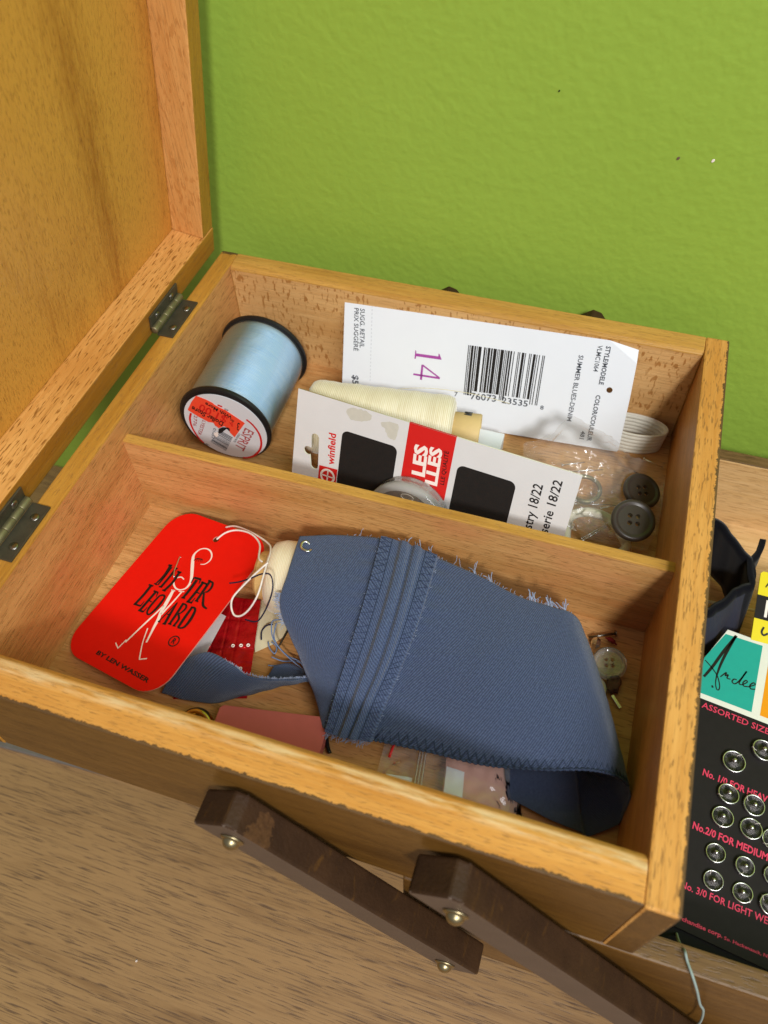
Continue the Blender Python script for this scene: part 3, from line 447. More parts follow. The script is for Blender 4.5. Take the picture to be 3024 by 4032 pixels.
PTS={"fabric":[[[84.54,90.47,-19.5],[85.76,75.43,-21.0],[86.63,64.81,-26.0],[96.83,54.25,-36.0],[108.26,42.14,-42.5]],[[98.22,95.02,-19.5],[98.95,76.13,-20.5],[99.37,62.09,-27.0],[105.57,49.92,-36.5],[111.19,36.38,-43.0]],[[112.51,97.64,-19.5],[114.12,78.52,-21.0],[114.24,62.56,-27.0],[113.55,48.75,-36.0],[113.42,34.37,-43.0]],[[123.58,96.81,-19.5],[125.18,77.65,-21.0],[124.82,61.79,-27.0],[123.0,48.52,-36.0],[120.95,34.36,-43.0]],[[134.23,95.53,-19.5],[134.69,77.51,-21.0],[133.59,62.68,-27.0],[131.38,49.24,-35.0],[129.37,34.91,-42.0]],[[149.8,92.67,-19.5],[150.06,76.26,-21.0],[149.63,61.62,-25.0],[148.91,48.54,-32.0],[147.58,35.68,-39.5]],[[164.16,88.56,-19.5],[164.15,74.21,-20.0],[164.74,60.46,-23.0],[165.33,47.08,-29.0],[165.36,35.29,-35.5]],[[175.24,87.82,-19.5],[177.28,73.84,-20.0],[179.05,61.05,-22.0],[180.86,48.24,-26.0],[182.01,37.18,-31.5]],[[182.52,87.69,-20.5],[187.37,74.61,-20.5],[191.48,63.24,-22.0],[195.21,51.27,-24.5],[197.78,40.51,-28.0]],[[187.04,85.49,-25.0],[193.64,72.04,-25.0],[199.05,60.16,-26.0],[203.52,49.15,-28.0],[207.09,40.78,-30.5]],[[190.44,81.71,-32.0],[197.35,68.14,-32.0],[202.98,55.63,-33.0],[207.57,45.12,-34.0],[211.48,37.04,-37.0]],[[191.38,78.94,-40.0],[197.95,65.68,-41.0],[204.07,51.6,-42.0],[208.61,41.03,-43.0],[212.01,34.87,-44.5]],[[185.42,77.36,-47.8],[191.05,63.11,-47.8],[196.13,48.11,-47.8],[199.58,36.07,-48.0],[202.29,27.92,-48.0]],[[182.99,76.59,-47.0],[188.67,62.28,-46.8],[193.58,47.68,-46.6],[196.99,35.81,-46.4],[199.41,28.01,-46.4]],[[174.59,76.32,-45.0],[179.06,61.4,-44.5],[183.21,45.89,-44.0],[186.18,35.43,-43.5],[188.56,28.14,-43.5]],[[162.99,76.75,-45.5],[167.16,61.44,-45.0],[170.42,48.62,-44.5],[172.69,39.45,-44.0],[175.79,31.01,-44.5]]],"scrap":[[[56.29,40.49,-40.0],[66.84,44.72,-33.0],[77.13,42.92,-33.0],[81.82,41.55,-34.5],[87.4,42.4,-36.0],[92.19,43.91,-37.0],[97.01,46.64,-39.0],[102.16,49.61,-41.0]],[[52.5,31.44,-47.0],[60.31,31.54,-47.0],[66.43,32.31,-47.0],[71.6,33.65,-47.0],[77.68,37.21,-47.0],[84.12,41.5,-47.0],[92.36,46.45,-46.5],[101.86,50.0,-42.5]]],"scrap2":[[[86.87,52.15,-46.0],[91.9,54.26,-45.5],[97.86,52.6,-44.0],[102.11,49.69,-41.2]],[[85.65,46.98,-47.0],[89.9,47.77,-46.5],[95.92,49.14,-45.0],[102.04,49.71,-41.8]]],"foil":[[65.2,70.94,-43.5],[70.6,78.72,-43.5],[81.99,38.12,-47.5],[56.85,30.38,-47.5]],"foilR":[[72.63,74.23,-41.5],[82.03,38.23,-47.0]],"sleeve":[[61.92,62.42,-38.5],[64.85,61.86,-38.5],[61.55,40.21,-44.5],[56.48,39.81,-44.5]],"cream_paper":[[78.89,78.34,-47.8],[82.31,60.97,-47.8],[78.92,56.02,-47.8],[76.11,69.14,-47.8]],"chalk":[[76.9,31.03,-42.0],[112.82,37.13,-42.0],[113.98,26.08,-42.0],[82.17,26.99,-42.0]],"brass":[[70.7,28.32,-44.5],[66.45,27.01,-44.5]],"string":[[[49.96,88.56,-32.5],[52.73,91.55,-31.0],[57.03,93.24,-30.0],[63.49,91.89,-28.0],[69.16,87.35,-26.0],[73.06,79.16,-21.5],[75.31,77.27,-20.5]],[[48.53,97.88,-37.5],[53.8,97.22,-34.0],[63.5,93.05,-29.0],[72.59,87.68,-24.5],[76.15,82.76,-21.0],[78.14,76.02,-18.0],[79.41,69.95,-17.0],[79.94,65.13,-18.0],[79.38,62.07,-20.0],[77.22,59.73,-24.0],[74.5,58.29,-27.0],[71.78,58.27,-28.0],[69.87,60.37,-27.0],[69.19,63.43,-26.0],[71.35,66.78,-23.5],[74.77,70.55,-20.0],[77.62,73.7,-17.5],[78.81,75.53,-17.0]]],"navy":[[[64.55,70.01,-28.5],[68.72,70.23,-26.0],[74.34,69.89,-20.5],[78.03,71.06,-18.0],[81.25,71.22,-17.0],[82.99,69.2,-18.5],[83.09,66.55,-22.0],[80.57,64.4,-30.0],[77.35,62.18,-36.0],[71.5,63.47,-40.0]],[[77.67,60.98,-47.5],[76.54,64.01,-47.3],[77.43,66.56,-46.8],[79.85,67.5,-46.0]]],"loose":[[[86.6,63.65,-32.5],[83.42,63.07,-34.0],[82.99,61.51,-37.0],[83.77,59.79,-41.0],[86.65,58.1,-44.0],[91.31,55.89,-45.0],[95.97,53.88,-45.0],[101.85,50.14,-42.0]],[[84.61,62.96,-35.0],[84.21,60.21,-39.0],[85.43,58.86,-43.5],[90.21,56.86,-45.5],[95.02,56.07,-45.8],[100.39,51.11,-43.5]],[[80.36,60.94,-47.5],[82.01,58.58,-47.5],[84.55,57.24,-47.5],[84.13,59.89,-47.4],[81.71,61.07,-47.0]],[[84.07,55.42,-47.0],[88.71,55.21,-47.2],[92.82,56.36,-47.0],[96.36,55.89,-46.0]],[[84.19,51.99,-47.0],[86.56,52.57,-47.0],[90.45,54.34,-46.5]]],"needle":[[85.46,68.14,-47.2],[84.49,56.71,-47.2]],"pinblack":[[105.33,48.21,-46.0],[113.9,32.14,-47.0],[116.16,28.69,-47.0]],"nail":[[191.54,97.11,-47.8],[200.43,101.18,-47.5]],"bead":[[194.24,94.75,-46.0],[197.6,97.05,-47.0]],"redbit":[[197.32,98.58,-47.7],[201.68,96.75,-47.7]],"bluebit":[[199.11,99.18,-47.8],[201.67,100.09,-47.8]],"clearbtn":[[200.02,87.73,-45.5],[194.53,86.04,-45.5]],"whitedisc":[[198.09,77.41,-47.5],[200.18,78.05,-47.5]],"lint":[[201.83,79.63,-46.0],[204.38,82.67,-46.0],[206.12,75.75,-47.2]],"metalbit":[[202.78,76.91,-47.4],[206.16,73.1,-47.6]],"btn1":[[200.42,163.66,-39.0],[207.43,163.79,-39.0]],"btn2":[[198.09,141.48,-32.0],[205.7,140.41,-32.0]],"ring_white":[[175.61,145.21,-44.0],[181.26,149.96,-43.0],[188.12,149.71,-42.5],[193.3,146.91,-43.0],[196.46,143.49,-44.0],[198.91,138.0,-45.5]],"ring_dark":[[179.11,162.48,-44.0],[185.42,162.86,-44.0]],"elastic":[[194.99,182.42,-25.0],[203.73,183.44,-25.0],[199.75,190.38,-46.0]],"pins":[[[200.69,186.77,-45.0],[208.94,186.66,-47.5]],[[168.25,172.72,-44.0],[176.84,176.88,-44.0]],[[171.78,169.64,-43.5],[184.76,174.56,-43.5]],[[176.84,155.44,-46.0],[192.62,159.44,-46.0]],[[182.19,139.93,-47.5],[190.25,149.45,-47.5]],[[182.68,139.15,-47.5],[191.37,149.31,-47.5]],[[187.2,156.49,-46.5],[192.7,159.62,-46.5]]],"bag":[[[151.67,158.01,-21.0],[160.95,160.52,-16.0],[166.5,167.82,-12.0],[176.32,165.68,-12.0],[186.49,166.52,-18.0],[194.88,171.63,-30.0],[209.21,187.8,-46.0]],[[152.45,159.5,-30.0],[161.96,164.58,-28.0],[168.9,167.33,-26.0],[178.53,168.66,-26.0],[188.54,170.25,-30.0],[196.57,172.7,-38.0],[209.86,181.11,-46.0]],[[153.52,157.2,-35.0],[163.61,161.22,-35.0],[171.11,162.07,-34.0],[181.11,161.54,-34.0],[191.16,167.16,-37.0],[199.91,174.13,-42.0],[210.14,174.48,-46.0]],[[156.97,152.48,-40.0],[166.19,155.24,-40.0],[174.89,155.52,-39.0],[184.22,156.84,-39.0],[194.03,162.69,-42.5],[202.37,166.43,-44.0],[210.24,165.96,-46.0]],[[160.49,146.14,-43.0],[169.55,147.41,-43.0],[177.64,146.49,-40.0],[186.28,149.08,-40.0],[194.1,150.4,-40.5],[201.29,152.8,-42.0],[210.25,158.63,-46.0]],[[163.81,140.05,-45.0],[172.86,140.87,-45.0],[179.86,140.52,-43.0],[187.2,140.59,-42.0],[194.09,140.53,-41.0],[200.99,143.36,-42.0],[209.11,148.8,-46.0]],[[166.99,133.77,-46.0],[175.79,143.95,-46.0],[179.31,142.63,-46.0],[183.14,139.11,-46.0],[193.17,138.54,-45.5],[200.27,138.41,-45.5],[207.1,140.19,-47.0]]],"zip":[[132.86,37.16,-45.0],[171.54,36.85,-41.0],[180.95,27.52,-43.0],[133.18,28.04,-45.5]],"zipseal":[[[146.52,37.2,-44.0],[145.43,27.83,-44.5]],[[137.22,37.54,-44.5],[136.52,32.04,-44.5]]],"zipcontent":[[152.06,32.07,-42.5],[163.9,32.34,-41.0],[174.18,32.71,-41.0],[177.0,26.97,-43.0],[151.16,27.82,-44.5]],"zipwhite":[[152.69,32.34,-42.2],[157.32,32.19,-41.8],[157.98,27.13,-42.5],[151.29,27.23,-43.2]],"rib_top":[[235.22,180.59,-66.0],[239.95,177.9,-66.0],[243.97,173.06,-66.0],[247.19,167.61,-66.0],[251.39,163.56,-66.0],[252.16,157.17,-66.0],[252.02,151.1,-66.0],[249.42,148.95,-66.0],[245.98,146.08,-66.0],[243.03,141.14,-66.0],[240.07,137.12,-66.0],[237.04,134.66,-66.0],[233.94,133.5,-66.0]],"rib2":[[256.15,175.74,-66.0],[254.51,168.85,-66.0],[252.5,162.95,-66.0],[252.41,157.24,-66.0],[252.45,153.27,-67.0]],"thread_grey":[[239.51,18.72,-86.0],[236.85,11.83,-70.0],[235.46,6.8,-58.0],[235.7,3.31,-54.5],[237.25,0.27,-53.5],[239.13,-2.95,-53.0],[229.13,-13.5,-13.94],[231.82,-13.5,-21.29],[235.77,-13.5,-37.99]],"darkfuzz":[[239.15,16.94,-88.0],[237.48,17.92,-88.0],[242.63,19.04,-88.0]],"packet":[[248.77,17.78,-90.0],[254.48,17.59,-90.0],[255.45,18.64,-90.0],[245.87,14.88,-90.0]]}

# ------------------------------------------------------------------ setting
TZ = -0.235
def struct(o): o['kind'] = 'structure'; return o
wl = struct(link('wall', mesh('wall', boxverts(-1.3, 1.6, 0.236, 0.30, TZ - 0.3, 1.3), BF), M['wall']))
for (x, z, r, m_) in ((0.1943, 0.0598, 0.0007, M['white_print']), (0.1825, 0.0590, 0.0007, M['lint']), (0.1368, 0.0771, 0.0004, M['dark'])):
    vv, ff = lathe([(r, 0), (r * 0.8, 0.0002), (0.00005, 0.0002)], 7, 'Z', False)
    link('paint_chip', mesh('paint_chip', [(x + a * 0.8 + 0.3 * b, 0.2359 - c, z + b) for a, b, c in vv], ff), m_, wl)
struct(link('tabletop', mesh('tabletop', boxverts(-1.2, 1.4, -0.9, 0.2355, TZ - 0.03, TZ), BF), M['table']))

# ------------------------------------------------------------------ the sewing box
W, D = 0.22, 0.21624
TL, TR_, TF, TB = 0.0078, 0.0091, 0.0130, 0.0097
FZ, BZ = -0.0490, -0.0515
box = thing('sewing_box', 'open wooden accordion sewing box with hinged lid and dark linked arms', 'sewing box', Matrix.Translation((0.25, 0.106, TZ)))
tray = link('upper_tray', bevelled('upper_tray', boxverts(TL - 0.002, W - TR_ + 0.002, TF - 0.002, D - TB + 0.002, BZ, FZ), BF, 0), M['floor'], box, True)
tray['label'] = 'honey coloured upper tray with bare beech floor'
def wall_part(name, b, mats, pick, bev=0.0007):
    o = board(name, b, mats, tray, bev, pick, world=False, bmat=1); return o
# left and right walls run the whole depth
wall_part('side_wall', (0, TL, 0, D, BZ, 0), [M['in_y'], M['rim_yl'], M['varnish_shade_y']], lambda n, c: 2 if (n.x < -0.5 or abs(n.y) > 0.5) else (1 if n.z > 0.5 else 0))
wall_part('side_wall', (W - TR_, W, 0, D, BZ, 0), [M['in_right'], M['rim_y'], M['varnish_shade_y']], lambda n, c: 2 if (n.x > 0.5 or abs(n.y) > 0.5) else (1 if n.z > 0.5 else 0), 0.0009)
# front and back walls: inner top edge rounded over
def rail(name, y0, y1, inner, mats, pick, ch=0.0042, dz=0.0022):
    s = 1 if inner > 0 else -1; yi, yo = (y1, y0) if s > 0 else (y0, y1)
    prof = [(yo, BZ), (yo, 0), (yi - s * ch, 0), (yi - s * ch * 0.35, -dz * 0.35), (yi, -dz), (yi, BZ)]
    x0, x1 = TL, W - TR_; n = len(prof)
    v = [(x, y, z) for x in (x0, x1) for (y, z) in prof]
    f = [(i, (i + 1) % n, n + (i + 1) % n, n + i) for i in range(n)] + [tuple(range(n)), tuple(reversed(range(n, 2 * n)))]
    return link(name, bevelled(name, v, f, 0.0005, 2, pick, 1), mats, tray, False)
rail('front_wall', 0.0003, TF, 1, [M['in_x'], M['rim_x'], M['varnish_shade_x']], lambda n, c: 2 if n.y < -0.6 else (1 if n.z > 0.3 else 0))
rail('back_wall', D - TB, D - 0.0003, -1, [M['back_spots'], M['rim_xb'], M['varnish_shade_x']], lambda n, c: 2 if n.y > 0.6 else (1 if n.z > 0.3 else 0), 0.0048, 0.0016)
wall_part('partition', (TL - 0.0005, W - TR_ + 0.0005, 0.1059, 0.1101, FZ - 0.001, -0.0089), [M['in_x'], M['rim_xb']], lambda n, c: 1 if n.z > 0.5 else 0, 0.0005)

# lid, standing open on its hinges
TH = math.radians(8.8); LU = Vector((math.sin(TH), 0, math.cos(TH))); LN = Vector((-math.cos(TH), 0, math.sin(TH))); LO = Vector((-0.0036, 0, 0.0016))
def lidxf(p): return LO + LN * p.x + Vector((0, p.y, 0)) + LU * p.z
LD, LT, LL = 0.0150, 0.0098, 0.225
lid = link('lid', bevelled('lid', [lidxf(Vector(p)) for p in boxverts(LD, LD + 0.004, 0.0008, D - 0.0008, 0.0008, LL - 0.0008)], BF, 0.0005), M['lid_panel'], box, True)
lid['label'] = 'orange brown lid panel with vertical grain'
def lpick(n, c):
    if n.dot(LN) < -0.5: return 1
    return 0
board('lid_rail', (0, LD, 0, D, -0.0024, LT), [M['lid_in_y'], M['lid_rim']], lid, 0.0006, lpick, False, lidxf)
board('lid_rail', (0, LD, 0, D, LL - LT, LL), [M['lid_in_y'], M['lid_rim']], lid, 0.0006, lpick, False, lidxf)
board('lid_rail', (0.0002, LD, D - LT, D - 0.0002, LT + 0.0001, LL - LT - 0.0001), [M['lid_in_z'], M['lid_rim_z']], lid, 0.0006, lpick, False, lidxf)
board('lid_rail', (0.0002, LD, 0.0002, LT, LT + 0.0001, LL - LT - 0.0001), [M['lid_in_z'], M['lid_rim_z']], lid, 0.0006, lpick, False, lidxf)

def dome(r, h, n=6): return [(r * math.cos(math.pi / 2 * i / n), h * math.sin(math.pi / 2 * i / n)) for i in range(n)] + [(0.0001, h)]
def at_axis(vf, loc, ax):
    q = Vector((0, 0, 1)).rotation_difference(Vector(ax).normalized()); return [Vector(loc) + q @ Vector(p) for p in vf[0]], vf[1]
for (y0, y1) in ((0.1552, 0.1785), (0.0415, 0.0648)):
    kx, kz = -0.0017, 0.0024
    pl = boxverts(-0.0008, 0.0062, y0, y1, 0.0001, 0.0009)
    h = link('hinge', bevelled('hinge', pl, BF, 0.0002), M['bronze_dark'], box, True)
    # leaf on the lid
    lf = [lidxf(Vector(p)) for p in boxverts(-0.0009, -0.0001, y0, y1, 0.0006, 0.0074)]
    link('hinge_leaf', bevelled('hinge_leaf', lf, BF, 0.0002), M['bronze_dark'], h)
    L5 = (y1 - y0) / 5
    for k in range(5):
        v, f = lathe([(0.0004, 0.0), (0.00155, 0.0), (0.0016, 0.0003), (0.0016, L5 - 0.0004), (0.00155, L5 - 0.0001), (0.0004, L5 - 0.0001)], 18, 'Y')
        v = [Vector(p) + Vector((kx, y0 + k * L5, kz)) for p in v]
        link('knuckle', mesh('knuckle', v, f), M['bronze'], h, smooth=True)
    for yy in (y0 + 0.0055, y1 - 0.0055):
        for loc, ax in ((Vector((0.0036, yy, 0.0009)), (0, 0, 1)), (lidxf(Vector((-0.0009, yy, 0.0045))), -LN)):
            v, f = at_axis(lathe(dome(0.0016, 0.0006), 16), loc, ax)
            link('hinge_screw', mesh('hinge_screw', v, f), M['steel_dull'], h, smooth=True)

# linked arms front and back
AD = Vector((0.615, 0, -0.788)).normalized(); AP = Vector((AD.z, 0, -AD.x))     # along, across (down-left)
def arm(x, z, length, y0, y1, screws, front):
    o = Vector((x, 0, z)); Wd = 0.0165
    def xf(p): return o + AD * p.x + Vector((0, p.y, 0)) + AP * p.z
    ch = 0.0045
    prof = [(ch * 0.7, 0), (0, ch * 0.5), (0, Wd - 0.001), (0.001, Wd), (length - 0.001, Wd), (length, Wd - 0.001), (length, 0.001), (length - 0.001, 0)]
    n = len(prof); v = [xf(Vector((a, y, b))) for y in (y0, y1) for a, b in prof]
    f = [(i, (i + 1) % n, n + (i + 1) % n, n + i) for i in range(n)] + [tuple(range(n)), tuple(reversed(range(n, 2 * n)))]
    a = link('arm', bevelled('arm', v, f, 0.0010, 3, lambda nn, c: 1 if abs(nn.y) > 0.7 else 0), [M['arm'], M['arm_face']], box, True)
    for s in screws:
        yy = y0 if front else y1
        v, f = at_axis(lathe([(0.0034, 0), (0.0036, 0.0004), (0.0030, 0.0008)] + [(r, q + 0.0008) for r, q in dome(0.0026, 0.0023)], 24), xf(Vector((s, yy, Wd / 2))), (0, -1 if front else 1, 0))
        link('arm_screw', mesh('arm_screw', v, f), M['brass'], a, smooth=True)
for (y0, y1, fr) in ((-0.0112, -0.0010, True), (D + 0.0010, D + 0.0112, False)):
    arm(0.1046, -0.0080 if fr else -0.0045, 0.1245, y0, y1, (0.0095, 0.1150), fr)
    arm(0.1674, -0.0034, 0.2400, y0, y1, (0.0120, 0.1240, 0.2300), fr)

# lower tray and base under it
LZ, LB = -0.0555, -0.1080
lx0, lx1, ly0, ly1 = 0.150, 0.372, 0.0004, 0.2130
low = link('lower_tray', bevelled('lower_tray', boxverts(lx0 + 0.004, lx1 - 0.004, ly0 + 0.004, ly1 - 0.004, -0.0985, -0.0960), BF, 0), M['low_in'], box, True)
low['label'] = 'lower tray with pale inside holding the notion cards'
lp = lambda n, c: 1 if n.z > 0.5 else (2 if (n.y < -0.5 and c.y < 0.1) or (n.y > 0.5 and c.y > 0.1) or (n.x < -0.5 and c.x < 0.2) or (n.x > 0.5 and c.x > 0.3) else 0)
for b in ((lx0, lx0 + 0.009, ly0, ly1, -0.140, LZ), (lx1 - 0.009, lx1, ly0, ly1, -0.140, LZ)): board('side_wall', b, [M['low_in'], M['low_rim'], M['varnish_shade_y']], low, 0.0008, lp, False)
board('front_wall', (lx0 + 0.009, lx1 - 0.009, ly0 + 0.0002, ly0 + 0.0078, -0.140, LZ), [M['low_in'], M['low_rim'], M['varnish_shade_x']], low, 0.0008, lp, False)
board('back_wall', (lx0 + 0.009, lx1 - 0.009, ly1 - 0.0070, ly1 - 0.0002, -0.140, LZ), [M['low_in'], M['low_rim'], M['varnish_shade_x']], low, 0.0008, lp, False)
bs = link('base_box', bevelled('base_box', boxverts(0.285, 0.560, 0.0006, 0.2128, TZ + 0.0001, -0.142), BF, 0.002), M['varnish_shade_x'], box, True)

# ------------------------------------------------------------------ red swing tag
d = DATA['red']
t = thing('swing_tag', 'red rounded garment swing tag with black and white logo lettering', 'tag', frame(d['frame']))
HR = 0.9
outer = rrect(-2.8, -5.0, 47.4, 65.8, 10.0)
fill2d('card', [outer, circle(d['hole'][0][0], d['hole'][0][1], 1.35)], -0.00045, 0.0, [M['red_card'], M['red_edge']], t)
fl = Flat()
for k in ('S', 'N1', 'N2', 'N3', 'N4', 'N5'): fl.stroke(d[k], 0.029)
for k in ('N1b', 'N1c', 'N3b', 'N3c'): fl.stroke(d[k], 0.072)
fl.build('white_logo', 0.00008, M['white_print'], t)
fl = Flat()
for p in d['K']: fl.stroke(p, 0.029, 4)
for p in d['lash']: fl.stroke(p, 0.0245, 3)
fl.ring(d['R'][0], 2.0, 0.45); c = d['R'][0]; fl.text('R', (c[0] - 0.75, c[1] - 1.0), (c[0] + 0.85, c[1] - 1.0), (c[0] - 0.75, c[1] + 1.1), 1)
fl.build('logo_lettering', 0.00012, M['black_print'], t)
prints([['BY LEN WASSER', *d['by'], 1.4]], 'lettering', 0.00012, M['black_print'], t)
st = d['staple']; tube('staple', smooth([v3(st[0], -0.0003), v3(st[0], 0.0004), v3(st[1], 0.0006), v3(st[2], 0.0006), v3(st[3], 0.0005), v3(st[3], -0.0003)], 4), 0.00028, M['steel'], t)
V, F = [], []
for i, p in enumerate(PTS['string']): tube_data(smooth([mm(q) for q in p], 8), 0.00036, 6, False, V, F)
tag(link('tag_string', mesh('tag_string', V, F), M['white_string'], None, False, True), 'white cotton string looped through the hole of the red tag', 'string')

# ------------------------------------------------------------------ white price tag
d = DATA['white']
t = thing('price_tag', 'large white price tag with barcode and purple 14 leaning on back wall', 'price tag', frame(d['frame']))
o = [tuple(p) for p in d['outline']]
outer = [(0.8, -51.2), (1.0, -51.5), (126.3, -47.8), (126.9, -47.0)] + [(126.5, -23.8), (125.9, -8.5), (112.0, 0.15)] + [(0.6, 0.0), (0.0, -0.6)]
outer = [(x, min(y, 0.2)) for x, y in outer]
h = d['hole'][0]
fill2d('card', [outer, circle(h[0], h[1], 1.25)], -0.0003, 0.0, M['paper'], t)
V = [(0.1120, 0.00015, 0), (0.1259, -0.0085, 0), (0.1252, -0.0006, -0.0016)]
bc = link('bent_corner', mesh('bent_corner', V, [(0, 1, 2)]), M['paper'], t)
md = bc.modifiers.new('thick', 'SOLIDIFY'); md.thickness = 0.0003
prints(d['text'], 'lettering', 0.0001, M['grey_print'], t)
fl = Flat(); A0, A1, B0, B1 = [Vector(p) for p in d['bar']]
code = '101' + '0111011' + '0101111' + '0001101' + '0111011' + '0111101' + '0101111' + '01010' + '1101100' + '1000010' + '1001110' + '1000010' + '1001110' + '1001000' + '101'
rnd = random.Random(3); n = len(code); i = 0
while i < n:
    j = i
    while j < n and code[j] == '1': j += 1
    if j > i:
        long_ = i < 10 or i > n - 11 or 44 < i < 52
        e = 1.0 if long_ else 0.90
        fl.poly([A0.lerp(A1, i / n), A0.lerp(A1, j / n), A0.lerp(A1, j / n).lerp(B0.lerp(B1, j / n), e), A0.lerp(A1, i / n).lerp(B0.lerp(B1, i / n), e)]); i = j
    else: i += 1
fl.build('barcode', 0.0001, M['black_print'], t)
fl = Flat(); fl.poly(d['one'])
for p in d['four']: fl.stroke(p, 0.0245)
fl.build('size_number', 0.0001, M['purple_print'], t)
fl = Flat(); a, b_ = [Vector(p) for p in d['perf']]
for i in range(22): fl.stroke([tuple(a.lerp(b_, i / 22)) + (1,), tuple(a.lerp(b_, (i + 0.55) / 22)) + (1,)], 0.35)
fl.build('perforation', 0.00006, M['faint_print'], t)

# ------------------------------------------------------------------ needle card
d = DATA['card']
t = thing('needle_card', 'white and red needle card with black panels leaning behind the partition', 'needle card', frame(d['frame']))
sl = d['slot']; c = d['circ'][0]
slot = arc(sl[0][0], sl[0][1], 1.7, 0, 180, 8) + [(sl[1][0] - 1.9, -23.2)] + arc(c[0] + 0.2, c[1], 1.9, 60, 300, 10) + arc(sl[1][0], sl[1][1], 1.7, 180, 360, 8)
fill2d('card', [[(0, -45.5), (112.4, -38.0), (112.4, -0.2), (0.0, 0.0)], slot], -0.0007, 0.0, [M['board'], M['board_edge']], t)
fl = Flat(); q = d['band']; fl.poly([(47.0, 0.0), (65.7, -0.1), (65.7, -42), (47.0, -42.2)]); 
fl.build('red_band', 0.00006, M['red_print'], t)
fl = Flat(); fl.poly([(12.1, -29.8), (20.2, -29.2), (20.2, -37.3), (12.1, -37.6)]); em = fl.build('emblem', 0.00006, M['red_print'], t); prints([d['name']], 'red_lettering', 0.00006, M['red_print'], t)
link('band_fold', mesh('band_fold', [(0.047, 0.0001, 0.00006), (0.0657, 0.0000, 0.00006), (0.0657, 0.0000, -0.00072), (0.047, 0.0001, -0.00072)], [(0, 1, 2, 3)]), M['red_print'], t)
for r_ in ((20.5, -44, 43.9, -11.4), (68.2, -41.5, 90.9, -10.6)): fl = Flat(); fl.poly(rrect(*r_, 2.6)); fl.build('black_panel', 0.00006, M['black_foam'], t)
prints(d['text'], 'white_lettering', 0.0001, M['white_print'], t)
fl = Flat(); fl.ring((16.2, -33.6), 2.9, 0.9); fl.stroke([(16.2, -30.6, 1), (16.2, -36.6, 1)], 0.55); fl.stroke([(13.4, -33.6, 1), (19.0, -33.6, 1)], 0.55)
fl.build('emblem_mark', 0.00010, M['white_print'], em)
prints(d['btext'], 'black_lettering', 0.0001, M['black_print'], t)
for s_ in d['stain']:
    fl = Flat(); fl.poly([(q_.x + random.uniform(-.35, .35), q_.y + random.uniform(-.35, .35)) for q_ in smooth([tuple(w_) + (0,) for w_ in s_], 6, True)])
    fl.build('glue_stain', 0.00004, M['glue'], t)
CF = frame(DATA['card']['frame'])

# clear round case standing against the card
Mc = CF @ Matrix.Translation((0.0535, -0.0375, 0.0004))
t = thing('round_case', 'small clear round plastic case standing in front of the needle card', 'plastic case', Mc)
v, f = lathe([(0.0150, 0.0), (0.0163, 0.0004), (0.0166, 0.002), (0.0163, 0.0042), (0.0166, 0.0046), (0.0166, 0.0070), (0.0158, 0.0082), (0.0138, 0.0086)], 72, 'Z', False)
link('case_wall', mesh('case_wall', v, f), M['clear_case'], t, smooth=True)
v, f = lathe([(0.0138, 0.0086), (0.0134, 0.0080), (0.0001, 0.0078)], 72, 'Z', False); link('case_lid', mesh('case_lid', v, f), M['clear'], t, smooth=True)
v, f = lathe([(0.0001, 0.0012), (0.0148, 0.0012), (0.0148, 0.0030), (0.0001, 0.0032)], 48, 'Z', False); link('case_insert', mesh('case_insert', v, f), plain('grey_insert', S(150, 140, 130), 0.6), t, smooth=True)
tube('embossed_mark', [(0.002 * math.cos(a) * 1.3, 0.0115 + 0.0012 * math.sin(a), 0.0080) for a in [i * 0.5 for i in range(13)]], 0.00015, M['ring_white'], t)

# ------------------------------------------------------------------ light blue thread spool
d = DATA['spool']; fm = frame(d['frame']); Lm = 0.0456
fm = fm @ Matrix.Translation((0, 0.0004, 0))
t = thing('thread_spool', 'light blue polyester thread spool with black flanges and orange price sticker', 'thread spool', fm)
def flange(z0, z1):
    v, f = lathe([(0.0050, z0), (0.0192, z0), (0.0200, z0 + 0.0004), (0.0203, (z0 + z1) / 2), (0.0200, z1 - 0.0004), (0.0192, z1), (0.0050, z1)], 72)
    return link('flange', mesh('flange', v, f), M['black_plastic'], t, smooth=False)
flange(-0.0028, -0.0002); flange(-Lm - 0.0024, -Lm)
v, f = lathe([(0.0183, -Lm + 0.0001), (0.0186, -Lm + 0.002), (0.0187, -Lm / 2), (0.0186, -0.0048), (0.0182, -0.0029)], 72); link('thread', mesh('thread', v, f), M['blue_spool'], t, smooth=True)
v, f = lathe([(0.0190, -Lm + 0.0002), (0.0190, -Lm * 0.66), (0.0190, -Lm * 0.33), (0.0190, -0.0030)], 72, 'Z', False); link('shrink_wrap', mesh('shrink_wrap', v, f), M['film_spool'], t, smooth=True)
fill2d('label', [circle(0.4, -0.6, 18.3, 64)], -0.0002, 0.0001, M['label'], t)
for r_ in d['ring']: fl = Flat(); fl.stroke([(p[0], p[1], 1) for p in r_], 0.95); fl.build('label_ring', 0.00016, M['red_print'], t)
prints([d['esprit'], d['poly'], d['num']], 'label_lettering', 0.00016, M['plum_print'], t)
prints(d['small'], 'small_lettering', 0.00016, M['grey_print'], t); fl = Flat()
A0, A1, B0, B1 = [Vector(p) for p in d['bars']]; rnd = random.Random(5); x = 0.0
while x < 0.96:
    wd = rnd.choice((0.018, 0.03, 0.05)); fl.poly([A0.lerp(B0, x), A1.lerp(B1, x), A1.lerp(B1, x + wd), A0.lerp(B0, x + wd)]); x += wd + rnd.choice((0.018, 0.03, 0.045))
fl.build('label_barcode', 0.00016, M['grey_print'], t)
ps = fill2d('price_sticker', [d['sticker']], 0.00018, 0.00030, M['orange_sticker'], t)
